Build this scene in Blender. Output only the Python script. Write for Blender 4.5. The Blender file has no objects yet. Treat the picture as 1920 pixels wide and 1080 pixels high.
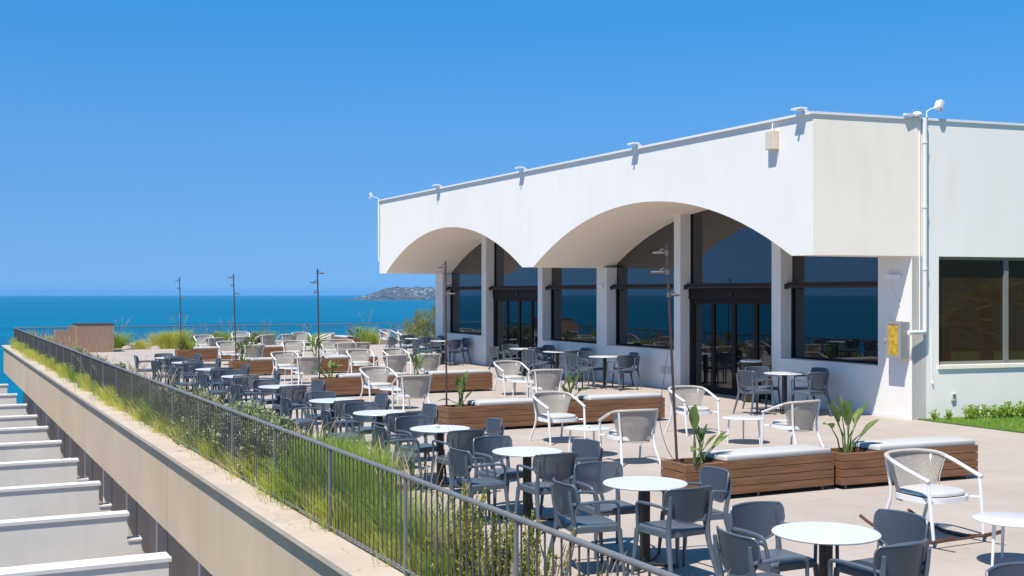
import bpy, math, random
from mathutils import Vector, Matrix
random.seed(7)
R = math.radians
S = bpy.context.scene
COL = S.collection

# ------------------------------------------------------------------ camera, sky, sun, exposure
YAW = 26.67                                   # site frame: X = away from the railing, Y = along the terrace
CZ = 2.45
FPX = 2200.0
cam_d = bpy.data.cameras.new("camera"); cam = bpy.data.objects.new("camera", cam_d); COL.objects.link(cam)
cam.location = (0, 0, CZ); cam.rotation_euler = (R(90), 0, R(-YAW))
cam_d.sensor_width = 36; cam_d.lens = 36 * FPX / 1920; cam_d.shift_y = 10 / 1920
cam_d.clip_start = 0.1; cam_d.clip_end = 120000
S.camera = cam

SUN = Vector((0.385, 0.245, -0.89)).normalized()      # direction the light travels
w = bpy.data.worlds.new("World"); S.world = w; w.use_nodes = True
nt = w.node_tree; bg = nt.nodes["Background"]
sky = nt.nodes.new("ShaderNodeTexSky"); sky.sky_type = 'NISHITA'; sky.sun_disc = False
sky.sun_elevation = math.asin(-SUN.z)
sky.sun_rotation = math.atan2(-SUN.x, -SUN.y)
sky.altitude = 0; sky.air_density = 0.6; sky.dust_density = 0.0; sky.ozone_density = 10.0
# clear deep-blue summer sky: sample the Nishita dome slightly above the true elevation, a little more saturated
wtc = nt.nodes.new("ShaderNodeTexCoord"); wsp = nt.nodes.new("ShaderNodeSeparateXYZ"); wcb = nt.nodes.new("ShaderNodeCombineXYZ")
wma = nt.nodes.new("ShaderNodeMath"); wma.operation = 'MULTIPLY_ADD'; wma.inputs[1].default_value = 0.2; wma.inputs[2].default_value = 0.148
whs = nt.nodes.new("ShaderNodeHueSaturation"); whs.inputs['Value'].default_value = 1.0; whs.inputs['Hue'].default_value = 0.489
wsa = nt.nodes.new("ShaderNodeMath"); wsa.operation = 'MULTIPLY_ADD'; wsa.inputs[1].default_value = 0.8; wsa.inputs[2].default_value = 0.99; wsa.use_clamp = False
wmn = nt.nodes.new("ShaderNodeMath"); wmn.operation = 'MINIMUM'; wmn.inputs[1].default_value = 1.2
nt.links.new(wsa.outputs[0], wmn.inputs[0]); nt.links.new(wmn.outputs[0], whs.inputs['Saturation'])
nt.links.new(wtc.outputs['Generated'], wsp.inputs[0]); nt.links.new(wsp.outputs[0], wcb.inputs[0]); nt.links.new(wsp.outputs[1], wcb.inputs[1])
nt.links.new(wsp.outputs[2], wma.inputs[0]); nt.links.new(wma.outputs[0], wcb.inputs[2]); nt.links.new(wcb.outputs[0], sky.inputs[0])
nt.links.new(wsp.outputs[2], wsa.inputs[0]); nt.links.new(sky.outputs[0], whs.inputs['Color']); nt.links.new(whs.outputs[0], bg.inputs[0]); bg.inputs[1].default_value = 0.117
sd = bpy.data.lights.new("sun", 'SUN'); sd.energy = 4.9; sd.angle = R(0.5); sd.color = (1, 0.935, 0.84)
so = bpy.data.objects.new("sun", sd); COL.objects.link(so)
so.rotation_euler = SUN.to_track_quat('-Z', 'Y').to_euler(); so.location = (-20, -20, 60)
S.view_settings.view_transform = 'Standard'; S.view_settings.look = 'None'
S.view_settings.exposure = 0.5; S.view_settings.gamma = 1

# ------------------------------------------------------------------ helpers
c26, s26 = math.cos(R(YAW)), math.sin(R(YAW))
def ground(px, py, z=0.0):
    """photo measurement -> real site position at height z"""
    y = (CZ - z) * FPX / (py - 550.0); x = (px - 960.0) * y / FPX
    return (x * c26 + y * s26, -x * s26 + y * c26)
def c2s(x, y):                                 # surveyed from the viewpoint: right, forward -> site
    return (x * c26 + y * s26, -x * s26 + y * c26)

class MB:
    def __init__(s): s.v = []; s.f = []
    def add(s, vs, fs):
        o = len(s.v); s.v += [tuple(p) for p in vs]; s.f += [tuple(i + o for i in f) for f in fs]; return s
    def box(s, x0, x1, y0, y1, z0, z1):
        return s.add([(x0,y0,z0),(x1,y0,z0),(x1,y1,z0),(x0,y1,z0),(x0,y0,z1),(x1,y0,z1),(x1,y1,z1),(x0,y1,z1)],
                     [(0,3,2,1),(4,5,6,7),(0,1,5,4),(1,2,6,5),(2,3,7,6),(3,0,4,7)])
    def obox(s, c, size, M=None):
        a, b, d = size[0]/2, size[1]/2, size[2]/2
        vs = [Vector((x,y,z)) for z in (-d,d) for (x,y) in ((-a,-b),(a,-b),(a,b),(-a,b))]
        if M is not None: vs = [M @ q for q in vs]
        return s.add([q + Vector(c) for q in vs], [(0,3,2,1),(4,5,6,7),(0,1,5,4),(1,2,6,5),(2,3,7,6),(3,0,4,7)])
    def tube(s, pts, r, n=8, caps=True, flat=1.0):
        pts = [Vector(p) for p in pts]; m = len(pts)
        rs = r if isinstance(r, (list, tuple)) else [r] * m
        T = []
        for i in range(m):
            t = pts[min(i+1,m-1)] - pts[max(i-1,0)]; T.append(t.normalized())
        up = Vector((0,0,1)) if abs(T[0].z) < 0.9 else Vector((0,1,0))
        nrm = T[0].cross(up).normalized(); vs = []
        for i in range(m):
            nrm = (nrm - T[i] * nrm.dot(T[i])).normalized(); b = T[i].cross(nrm)
            for k in range(n):
                a = 2*math.pi*(k+0.5)/n; vs.append(pts[i] + (nrm*math.cos(a) + b*math.sin(a)*flat) * rs[i])
        fs = [(i*n+k, i*n+(k+1)%n, (i+1)*n+(k+1)%n, (i+1)*n+k) for i in range(m-1) for k in range(n)]
        if caps: fs += [tuple(range(n-1,-1,-1)), tuple((m-1)*n+k for k in range(n))]
        return s.add(vs, fs)
    def lathe(s, prof, n=24, c=(0,0,0)):
        vs = []; m = len(prof)
        for (r, z) in prof:
            for k in range(n):
                a = 2*math.pi*k/n; vs.append((c[0]+r*math.cos(a), c[1]+r*math.sin(a), c[2]+z))
        fs = [(i*n+k, i*n+(k+1)%n, (i+1)*n+(k+1)%n, (i+1)*n+k) for i in range(m-1) for k in range(n)]
        fs += [tuple(range(n-1,-1,-1)), tuple((m-1)*n+k for k in range(n))]
        return s.add(vs, fs)
    def prism(s, poly, z0, z1, inset=0.0):
        n = len(poly)
        cx = sum(p[0] for p in poly)/n; cy = sum(p[1] for p in poly)/n
        if inset > 0:
            def sc(p, k): return (cx+(p[0]-cx)*k, cy+(p[1]-cy)*k)
            mx = max(abs(p[0]-cx) for p in poly); k = 1 - inset/mx; h = min(inset, (z1-z0)/2)
            rings = [(k,z0),(1,z0+h*.5),(1,z1-h),(1-(1-k)*.35,z1-h*.3),(k,z1)]
        else:
            def sc(p, k): return p
            rings = [(1,z0),(1,z1)]
        vs = [(*sc(p,k), z) for (k,z) in rings for p in poly]; m = len(rings)
        fs = [(i*n+k, i*n+(k+1)%n, (i+1)*n+(k+1)%n, (i+1)*n+k) for i in range(m-1) for k in range(n)]
        fs += [tuple(range(n-1,-1,-1)), tuple((m-1)*n+k for k in range(n))]
        return s.add(vs, fs)
    def build(s, name, mat, parent=None, smooth=False, bevel=0, loc=None):
        me = bpy.data.meshes.new(name); me.from_pydata(s.v, [], s.f); me.update()
        if mat: me.materials.append(mat)
        if smooth:
            me.polygons.foreach_set('use_smooth', [True]*len(me.polygons)); me.set_sharp_from_angle(angle=R(40))
        o = bpy.data.objects.new(name, me); COL.objects.link(o)
        if parent: o.parent = parent
        if loc: o.location = loc
        if bevel:
            b = o.modifiers.new('bevel','BEVEL'); b.width = bevel; b.segments = 2; b.limit_method='ANGLE'
        return o

def tag(o, label=None, cat=None, group=None, kind=None):
    if label: o['label'] = label
    if cat: o['category'] = cat
    if group: o['group'] = group
    if kind: o['kind'] = kind
    return o
def thing(name, label, cat, loc=(0,0,0), rz=0, group=None):
    o = bpy.data.objects.new(name, None); COL.objects.link(o); o.empty_display_size = 0.2
    o.location = loc; o.rotation_euler = (0,0,rz); return tag(o, label, cat, group)
def dup(src, loc, rz, label=None, scale=None, group=None):
    def cp(o, par):
        c = o.copy(); COL.objects.link(c); c.parent = par
        for ch in list(o.children): cp(ch, c)
        return c
    r = cp(src, None); r.location = loc; r.rotation_euler = (0,0,rz)
    if scale: r.scale = scale if isinstance(scale, tuple) else (scale,)*3
    if label: r['label'] = label
    if group: r['group'] = group
    return r
class Kind:
    """first placing moves the original, later ones copy it"""
    def __init__(s, root): s.root = root; s.used = False
    def put(s, loc, rz, label, scale=None, group=None):
        if not s.used:
            s.used = True; o = s.root; o.location = loc; o.rotation_euler = (0,0,rz); o['label'] = label
            if scale: o.scale = scale if isinstance(scale, tuple) else (scale,)*3
            if group: o['group'] = group
            return o
        return dup(s.root, loc, rz, label, scale or 1.0, group)
ORD = ['first','second','third','fourth','fifth','sixth','seventh','eighth','ninth','tenth','eleventh','twelfth',
 'thirteenth','fourteenth','fifteenth','sixteenth','seventeenth','eighteenth','nineteenth','twentieth','twenty-first','twenty-second','twenty-third','twenty-fourth','twenty-fifth','twenty-sixth','twenty-seventh','twenty-eighth','twenty-ninth','thirtieth','thirty-first','thirty-second','thirty-third','thirty-fourth','thirty-fifth','thirty-sixth']

# ------------------------------------------------------------------ materials
def newmat(name):
    m = bpy.data.materials.new(name); m.use_nodes = True
    return m, m.node_tree, m.node_tree.nodes["Principled BSDF"]
def mat(name, col, rough=0.5, spec=0.5, metal=0.0, var=0.0, vscale=3.0, bump=0.0, bscale=60.0, stretch=(1,1,1), col2=None, detail=5, streak=0.0, crack=0.0):
    m, t, b = newmat(name)
    b.inputs['Base Color'].default_value = (*col, 1); b.inputs['Roughness'].default_value = rough
    b.inputs['Specular IOR Level'].default_value = spec; b.inputs['Metallic'].default_value = metal
    if var or bump:
        tc = t.nodes.new('ShaderNodeTexCoord'); mp = t.nodes.new('ShaderNodeMapping'); mp.inputs['Scale'].default_value = stretch
        t.links.new(tc.outputs['Object'], mp.inputs[0])
    if var:
        n = t.nodes.new('ShaderNodeTexNoise'); n.inputs['Scale'].default_value = vscale; n.inputs['Detail'].default_value = detail
        n.inputs['Roughness'].default_value = 0.6
        t.links.new(mp.outputs[0], n.inputs[0])
        r = t.nodes.new('ShaderNodeValToRGB'); r.color_ramp.elements[0].position = 0.3; r.color_ramp.elements[1].position = 0.7
        c2 = col2 or tuple(min(1,c*(1+var)) for c in col)
        r.color_ramp.elements[0].color = (*[c*(1-var) for c in col],1); r.color_ramp.elements[1].color = (*c2,1)
        t.links.new(n.outputs[0], r.inputs[0]); t.links.new(r.outputs[0], b.inputs['Base Color'])
    def _mulcol(fac_out, lo):
        src = b.inputs['Base Color'].links[0].from_socket
        rr_ = t.nodes.new('ShaderNodeValToRGB'); rr_.color_ramp.elements[0].position = lo[0]; rr_.color_ramp.elements[1].position = lo[1]
        rr_.color_ramp.elements[0].color = (*lo[2],1); rr_.color_ramp.elements[1].color = (1,1,1,1); t.links.new(fac_out, rr_.inputs[0])
        x = t.nodes.new('ShaderNodeMix'); x.data_type='RGBA'; x.blend_type='MULTIPLY'; x.inputs[0].default_value = 1
        t.links.new(src, x.inputs[6]); t.links.new(rr_.outputs[0], x.inputs[7]); t.links.new(x.outputs[2], b.inputs['Base Color'])
    if streak:                                   # long thin rain marks and a few blotches in the paint
        m2 = t.nodes.new('ShaderNodeMapping'); m2.inputs['Scale'].default_value = (1.7,1.7,0.30); t.links.new(tc.outputs['Object'], m2.inputs[0])
        ns = t.nodes.new('ShaderNodeTexNoise'); ns.inputs['Scale'].default_value = 1.6; ns.inputs['Detail'].default_value = 7; t.links.new(m2.outputs[0], ns.inputs[0])
        _mulcol(ns.outputs[0], (0.28,0.50,(1-streak*.6,1-streak*.7,1-streak*.9)))
        nb_ = t.nodes.new('ShaderNodeTexNoise'); nb_.inputs['Scale'].default_value = 0.35; nb_.inputs['Detail'].default_value = 9; t.links.new(tc.outputs['Object'], nb_.inputs[0])
        _mulcol(nb_.outputs[0], (0.32,0.55,(1-streak*.7,1-streak*.8,1-streak)))
    if crack:
        vo = t.nodes.new('ShaderNodeTexVoronoi'); vo.feature = 'DISTANCE_TO_EDGE'; vo.inputs['Scale'].default_value = 0.8
        nw = t.nodes.new('ShaderNodeTexNoise'); nw.inputs['Scale'].default_value = 2.2; nw.inputs['Detail'].default_value = 6
        t.links.new(tc.outputs['Object'], nw.inputs[0]); va = t.nodes.new('ShaderNodeVectorMath'); va.operation = 'ADD'
        t.links.new(tc.outputs['Object'], va.inputs[0]); t.links.new(nw.outputs['Color'], va.inputs[1]); t.links.new(va.outputs[0], vo.inputs[0])
        _mulcol(vo.outputs[0], (0.0,0.012,(1-crack,1-crack*1.1,1-crack*1.2)))
    if bump:
        n2 = t.nodes.new('ShaderNodeTexNoise'); n2.inputs['Scale'].default_value = bscale; n2.inputs['Detail'].default_value = 4
        t.links.new(mp.outputs[0], n2.inputs[0])
        bp = t.nodes.new('ShaderNodeBump'); bp.inputs['Strength'].default_value = bump; bp.inputs['Distance'].default_value = 0.01
        t.links.new(n2.outputs[0], bp.inputs['Height']); t.links.new(bp.outputs[0], b.inputs['Normal'])
    return m
def leafmat(name, col, col2, vscale=1.5):
    m, t, b = newmat(name)
    b.inputs['Roughness'].default_value = 0.55; b.inputs['Specular IOR Level'].default_value = 0.3
    tc = t.nodes.new('ShaderNodeTexCoord'); n = t.nodes.new('ShaderNodeTexNoise'); n.inputs['Scale'].default_value = vscale; n.inputs['Detail'].default_value = 3
    oi = t.nodes.new('ShaderNodeObjectInfo')
    ad = t.nodes.new('ShaderNodeVectorMath'); ad.operation = 'ADD'
    t.links.new(tc.outputs['Object'], ad.inputs[0]); t.links.new(oi.outputs['Location'], ad.inputs[1]); t.links.new(ad.outputs[0], n.inputs[0])
    r = t.nodes.new('ShaderNodeValToRGB'); r.color_ramp.elements[0].position = 0.35; r.color_ramp.elements[1].position = 0.65
    r.color_ramp.elements[0].color = (*col,1); r.color_ramp.elements[1].color = (*col2,1)
    t.links.new(n.outputs[0], r.inputs[0]); t.links.new(r.outputs[0], b.inputs['Base Color'])
    tr = t.nodes.new('ShaderNodeBsdfTranslucent'); t.links.new(r.outputs[0], tr.inputs[0])
    mx = t.nodes.new('ShaderNodeMixShader'); mx.inputs[0].default_value = 0.35
    t.links.new(b.outputs[0], mx.inputs[1]); t.links.new(tr.outputs[0], mx.inputs[2])
    t.links.new(mx.outputs[0], t.nodes['Material Output'].inputs[0])
    return m
def glassmat(name, dark, ior=2.0):
    m = bpy.data.materials.new(name); m.use_nodes = True; t = m.node_tree
    for n in list(t.nodes):
        if n.type == 'BSDF_PRINCIPLED': t.nodes.remove(n)
    fr = t.nodes.new('ShaderNodeFresnel'); fr.inputs[0].default_value = ior
    df = t.nodes.new('ShaderNodeBsdfDiffuse'); df.inputs[0].default_value = (*dark,1)
    gl = t.nodes.new('ShaderNodeBsdfGlossy'); gl.inputs['Roughness'].default_value = 0.0; gl.inputs[0].default_value = (0.95,0.97,1,1)
    mx = t.nodes.new('ShaderNodeMixShader')
    t.links.new(fr.outputs[0], mx.inputs[0]); t.links.new(df.outputs[0], mx.inputs[1]); t.links.new(gl.outputs[0], mx.inputs[2])
    t.links.new(mx.outputs[0], t.nodes['Material Output'].inputs[0]); return m

M = {}
M['side_plaster'] = mat('side_wall_plaster', (0.85,0.805,0.745), 0.85, 0.2, streak=0.05, var=0.015, vscale=0.8, stretch=(1,1,0.6), bump=0.15, bscale=25)  # same paint as the arcade plaster, lightened because sun only grazes this face
M['plaster'] = mat('white_plaster', (0.775,0.745,0.70), 0.85, 0.2, streak=0.05, var=0.015, vscale=0.9, stretch=(1,1,0.6), bump=0.15, bscale=25)
M['plaster_warm'] = mat('cream_plaster', (0.87,0.79,0.67), 0.85, 0.2, streak=0.07, var=0.02, vscale=0.7, stretch=(1,1,0.6), bump=0.15, bscale=25)
M['soffit'] = mat('soffit_plaster', (0.90,0.81,0.70), 0.85, 0.2, var=0.02, vscale=0.7)
M['flash'] = mat('flashing', (0.72,0.71,0.70), 0.45, 0.5)
M['white_metal'] = mat('white_powder_coat', (0.70,0.70,0.69), 0.35, 0.5)
M['white_plastic'] = mat('white_plastic', (0.80,0.79,0.76), 0.4, 0.5)
M['table_white'] = mat('white_laminate', (0.55,0.57,0.59), 0.35, 0.5, var=0.01, vscale=8)
M['black_metal'] = mat('black_metal', (0.025,0.023,0.024), 0.45, 0.5, var=0.2, vscale=10)
M['dark_frame'] = mat('dark_bronze_frame', (0.022,0.016,0.015), 0.6, 0.15)
M['blind'] = mat('brown_blind_box', (0.060,0.042,0.038), 0.6, 0.15)
M['grey_frame'] = mat('grey_aluminium', (0.20,0.20,0.19), 0.4, 0.5)
M['plastic'] = mat('charcoal_plastic', (0.082,0.106,0.134), 0.36, 0.5, var=0.08, vscale=12)
M['rope'] = mat('taupe_rope', (0.40,0.365,0.325), 0.85, 0.2, var=0.12, vscale=40)
M['cushion'] = mat('white_fabric', (0.45,0.44,0.425), 0.9, 0.1, var=0.04, vscale=6, bump=0.3, bscale=150)
M['seat_cushion'] = mat('light_grey_fabric', (0.45,0.44,0.425), 0.9, 0.1, bump=0.3, bscale=200)
M['wood'] = mat('hardwood_planks', (0.180,0.086,0.042), 0.5, 0.35, var=0.32, vscale=2.4, stretch=(0.6,3,10), bump=0.1, bscale=30, col2=(0.25,0.122,0.060))
M['screen_wood'] = mat('weathered_slats', (0.33,0.215,0.15), 0.75, 0.2, var=0.25, vscale=9, stretch=(5,5,0.3), bump=0.2, bscale=20)
M['rocker_wood'] = mat('rocker_teak', (0.085,0.035,0.02), 0.35, 0.5, var=0.2, vscale=10)
M['soil'] = mat('potting_soil', (0.05,0.032,0.022), 0.95, 0.1, var=0.4, vscale=40, bump=0.8, bscale=60)
M['bed_soil'] = mat('bed_earth', (0.17,0.125,0.08), 0.95, 0.1, var=0.4, vscale=6, bump=0.8, bscale=40)
M['coping'] = mat('pale_stone_coping', (0.47,0.395,0.315), 0.7, 0.3, crack=0.3, streak=0.08, var=0.10, vscale=1.2, bump=0.15, bscale=30)
M['fascia'] = mat('beige_render', (0.48,0.38,0.27), 0.85, 0.15, streak=0.08, var=0.05, vscale=0.5, bump=0.15, bscale=20)
M['fin'] = mat('grey_render', (0.72,0.685,0.625), 0.85, 0.15, streak=0.08, var=0.05, vscale=0.7, bump=0.15, bscale=20)
M['fin_cap'] = mat('white_cap', (0.66,0.65,0.62), 0.7, 0.3, var=0.05, vscale=2)
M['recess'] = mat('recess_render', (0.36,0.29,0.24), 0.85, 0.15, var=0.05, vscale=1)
M['rail'] = mat('grey_steel_rail', (0.15,0.15,0.155), 0.45, 0.5, var=0.15, vscale=15)
M['bar'] = mat('dark_steel_bar', (0.085,0.078,0.075), 0.5, 0.4)
M['steel'] = mat('galvanised_steel', (0.34,0.33,0.32), 0.45, 0.5, metal=0.3)
M['glass'] = glassmat('dark_glass', (0.006,0.006,0.007), 2.0)
M['glass_door'] = glassmat('door_glass', (0.004,0.005,0.008), 1.75)
M['glass_brown'] = glassmat('brown_glass', (0.032,0.020,0.011), 1.8)
M['pole'] = mat('rusty_brown_pole', (0.06,0.035,0.032), 0.5, 0.5, var=0.2, vscale=12)
M['spot'] = mat('spot_housing', (0.12,0.10,0.095), 0.4, 0.5)
M['cream'] = mat('aged_cream_plastic', (0.62,0.54,0.42), 0.5, 0.4, var=0.06, vscale=8)
M['outlet'] = mat('pale_green_plastic', (0.50,0.53,0.44), 0.5, 0.4)
M['rock'] = mat('rock', (0.33,0.29,0.25), 0.9, 0.2, var=0.3, vscale=6, bump=0.6, bscale=12)
M['g_lush'] = leafmat('lush_grass', (0.20,0.33,0.04), (0.46,0.54,0.10))
M['g_yellow'] = leafmat('yellow_grass', (0.52,0.53,0.08), (0.72,0.68,0.17))
M['g_dry'] = leafmat('dry_grass', (0.36,0.29,0.15), (0.50,0.42,0.24))
M['g_grey'] = leafmat('grey_foliage', (0.24,0.28,0.13), (0.48,0.50,0.27))
M['g_rose'] = leafmat('rosemary_foliage', (0.17,0.23,0.045), (0.50,0.46,0.11), 4)
M['g_olive'] = leafmat('olive_bush', (0.11,0.14,0.04), (0.28,0.29,0.10), 1.2)
M['g_strel'] = leafmat('paddle_leaf', (0.09,0.17,0.04), (0.24,0.30,0.09), 9)
M['g_lime'] = leafmat('lime_leaf', (0.20,0.36,0.03), (0.34,0.50,0.07), 3)
M['plume'] = mat('seed_plume', (0.36,0.27,0.18), 0.9, 0.1)
M['stalk'] = mat('stalk', (0.20,0.17,0.06), 0.7, 0.2)
M['trunk'] = mat('palm_trunk', (0.16,0.11,0.07), 0.9, 0.1, var=0.3, vscale=12, bump=0.5, bscale=20)

def floor_mat():
    m, t, b = newmat('terrace_paving'); b.inputs['Roughness'].default_value = 0.75; b.inputs['Specular IOR Level'].default_value = 0.25
    tc = t.nodes.new('ShaderNodeTexCoord'); br = t.nodes.new('ShaderNodeTexBrick')
    br.offset = 0.0; br.inputs['Scale'].default_value = 1.0; br.inputs['Brick Width'].default_value = 0.6; br.inputs['Row Height'].default_value = 0.6
    br.inputs['Mortar Size'].default_value = 0.004; br.inputs['Mortar Smooth'].default_value = 0.5
    br.inputs['Color1'].default_value = (0.425,0.365,0.315,1); br.inputs['Color2'].default_value = (0.405,0.347,0.300,1); br.inputs['Mortar'].default_value = (0.30,0.26,0.225,1)
    t.links.new(tc.outputs['Object'], br.inputs[0])
    n = t.nodes.new('ShaderNodeTexNoise'); n.inputs['Scale'].default_value = 0.7; n.inputs['Detail'].default_value = 8; n.inputs['Roughness'].default_value = 0.65
    t.links.new(tc.outputs['Object'], n.inputs[0])
    rp = t.nodes.new('ShaderNodeValToRGB'); rp.color_ramp.elements[0].position = 0.3; rp.color_ramp.elements[1].position = 0.7
    rp.color_ramp.elements[0].color = (0.84,0.83,0.83,1); rp.color_ramp.elements[1].color = (1.0,1.0,1.0,1); t.links.new(n.outputs[0], rp.inputs[0])
    n3 = t.nodes.new('ShaderNodeTexNoise'); n3.inputs['Scale'].default_value = 45; n3.inputs['Detail'].default_value = 3; t.links.new(tc.outputs['Object'], n3.inputs[0])
    r3 = t.nodes.new('ShaderNodeValToRGB'); r3.color_ramp.elements[0].position = 0.35; r3.color_ramp.elements[1].position = 0.65
    r3.color_ramp.elements[0].color = (0.92,0.92,0.92,1); r3.color_ramp.elements[1].color = (1.04,1.04,1.04,1); t.links.new(n3.outputs[0], r3.inputs[0])
    def mul(a, c):
        x = t.nodes.new('ShaderNodeMix'); x.data_type='RGBA'; x.blend_type='MULTIPLY'; x.inputs[0].default_value = 1
        t.links.new(a, x.inputs[6]); t.links.new(c, x.inputs[7]); return x.outputs[2]
    t.links.new(mul(mul(br.outputs[0], rp.outputs[0]), r3.outputs[0]), b.inputs['Base Color'])
    bp = t.nodes.new('ShaderNodeBump'); bp.inputs['Strength'].default_value = 0.2; bp.inputs['Distance'].default_value = 0.004
    t.links.new(n3.outputs[0], bp.inputs['Height']); t.links.new(bp.outputs[0], b.inputs['Normal'])
    return m
M['floor'] = floor_mat()

def perforated():
    m, t, b = newmat('perforated_plastic'); b.inputs['Base Color'].default_value = (0.082,0.106,0.134,1)
    b.inputs['Roughness'].default_value = 0.42; b.inputs['Specular IOR Level'].default_value = 0.5
    tc = t.nodes.new('ShaderNodeTexCoord'); sp = t.nodes.new('ShaderNodeSeparateXYZ'); t.links.new(tc.outputs['Object'], sp.inputs[0])
    def sn(o):
        k = t.nodes.new('ShaderNodeMath'); k.operation='MULTIPLY'; k.inputs[1].default_value = math.pi/0.0125; t.links.new(o, k.inputs[0])
        q = t.nodes.new('ShaderNodeMath'); q.operation='SINE'; t.links.new(k.outputs[0], q.inputs[0]); return q.outputs[0]
    p = t.nodes.new('ShaderNodeMath'); p.operation='MULTIPLY'; t.links.new(sn(sp.outputs[0]), p.inputs[0]); t.links.new(sn(sp.outputs[2]), p.inputs[1])
    g = t.nodes.new('ShaderNodeMath'); g.operation='GREATER_THAN'; g.inputs[1].default_value = 0.53; t.links.new(p.outputs[0], g.inputs[0])
    tr = t.nodes.new('ShaderNodeBsdfTransparent'); mx = t.nodes.new('ShaderNodeMixShader')
    t.links.new(g.outputs[0], mx.inputs[0]); t.links.new(b.outputs[0], mx.inputs[1]); t.links.new(tr.outputs[0], mx.inputs[2])
    t.links.new(mx.outputs[0], t.nodes['Material Output'].inputs[0]); return m
M['perf'] = perforated()
M['perf'].node_tree.nodes['Principled BSDF'].inputs['Base Color'].default_value = (0.058,0.076,0.100,1)

def sea_mat():
    m, t, b = newmat('sea_water'); b.inputs['Roughness'].default_value = 0.5; b.inputs['Specular IOR Level'].default_value = 0.04
    tc = t.nodes.new('ShaderNodeTexCoord'); mp = t.nodes.new('ShaderNodeMapping'); mp.inputs['Rotation'].default_value = (0,0,R(YAW)); mp.inputs['Scale'].default_value = (1,4,1)
    t.links.new(tc.outputs['Object'], mp.inputs[0])
    n = t.nodes.new('ShaderNodeTexNoise'); n.inputs['Scale'].default_value = 0.0012; n.inputs['Detail'].default_value = 6; t.links.new(mp.outputs[0], n.inputs[0])
    r = t.nodes.new('ShaderNodeValToRGB'); r.color_ramp.elements[0].position = 0.3; r.color_ramp.elements[1].position = 0.7
    r.color_ramp.elements[0].color = (0.000,0.088,0.175,1); r.color_ramp.elements[1].color = (0.000,0.135,0.235,1)
    t.links.new(n.outputs[0], r.inputs[0]); t.links.new(r.outputs[0], b.inputs['Base Color'])
    n2 = t.nodes.new('ShaderNodeTexNoise'); n2.inputs['Scale'].default_value = 0.35; n2.inputs['Detail'].default_value = 5; t.links.new(tc.outputs['Object'], n2.inputs[0])
    bp = t.nodes.new('ShaderNodeBump'); bp.inputs['Strength'].default_value = 0.5; bp.inputs['Distance'].default_value = 0.6
    t.links.new(n2.outputs[0], bp.inputs['Height']); t.links.new(bp.outputs[0], b.inputs['Normal'])
    return m
M['sea'] = sea_mat()
M['lawn'] = mat('lawn', (0.075,0.13,0.030), 0.9, 0.1, var=0.3, vscale=8, bump=0.6, bscale=90)
M['hill'] = mat('headland', (0.045,0.07,0.065), 0.95, 0.05, var=0.5, vscale=0.011, col2=(0.14,0.115,0.085), detail=8)  # base tint pushed towards blue, standing in for stronger haze
M['house'] = mat('house_white', (0.45,0.43,0.40), 0.8, 0.2)
M['slope'] = mat('coast_scrub', (0.12,0.12,0.06), 0.95, 0.05, var=0.4, vscale=0.2)

# ------------------------------------------------------------------ sea, headland, coast
SEA = -60.0
m = MB(); Rr = 34500.0; nseg = 96
vs = [(0,0,SEA)] + [(Rr*math.cos(2*math.pi*i/nseg), Rr*math.sin(2*math.pi*i/nseg), SEA) for i in range(nseg)]
m.add(vs, [(0,1+i,1+(i+1)%nseg) for i in range(nseg)])
tag(m.build('sea', M['sea']), kind='structure')

prof = [(640,0),(650,18),(662,36),(672,55),(686,66),(698,84),(712,108),(722,112),(735,108),(750,104),(768,112),(780,106),(795,112),(812,104),(830,112),(870,125),(930,118),(990,90),(1040,50),(1090,12),(1110,0)]
def ph(px):
    for (a,ha),(b,hb) in zip(prof, prof[1:]):
        if a <= px <= b: return ha + (hb-ha)*(px-a)/(b-a)
    return 0
prof = [(p_, h_*1.12) for p_, h_ in prof]
rnd = random.Random(3)
NX, NY = 150, 26; m = MB(); D0 = 10600.0
nz = [[rnd.uniform(-1,1) for _ in range(NY+1)] for _ in range(NX+1)]
def hill_h(i, j):
    px = 640 + 470*i/NX; h = ph(px); q = j/NY
    front = min(1, (q/0.55))**0.75 if q < 0.55 else max(0, 1-(q-0.55)/0.45)**0.6
    e = nz[i][j]*0.05 + nz[i][max(0,j-1)]*0.04
    return max(-3, h*front*(1+e) + (nz[i][j]*3 if h > 5 and 0 < j < NY else 0)) - (3 if j in (0,NY) or i in (0,NX) else 0)
def hill_xy(i, j):
    px = 640 + 470*i/NX; y = D0 + 1500*j/NY + 120*math.sin(i*0.21); return ((px-960)*D0/FPX, y)
hv = []
for i in range(NX+1):
    for j in range(NY+1):
        x, y = hill_xy(i, j); sx, sy = c2s(x, y); hv.append((sx, sy, SEA + hill_h(i, j)))
m.add(hv, [(i*(NY+1)+j, (i+1)*(NY+1)+j, (i+1)*(NY+1)+j+1, i*(NY+1)+j+1) for i in range(NX) for j in range(NY)])
tag(m.build('headland', M['hill'], smooth=True), kind='structure')
hm = MB().box(-9,9,-7,7,-6,7).add([(-9.5,-7.5,7),(9.5,-7.5,7),(9.5,7.5,7),(-9.5,7.5,7),(-6,0,9.5),(6,0,9.5)], [(0,1,5,4),(1,2,5),(2,3,4,5),(3,0,4),(0,3,2,1)])
ho = hm.build('hillside_house', M['house'])
HL = 'tiny pale villa on the hazy headland across the bay'
tag(ho, HL, 'house', 'villas on the far headland')
first = True
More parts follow.
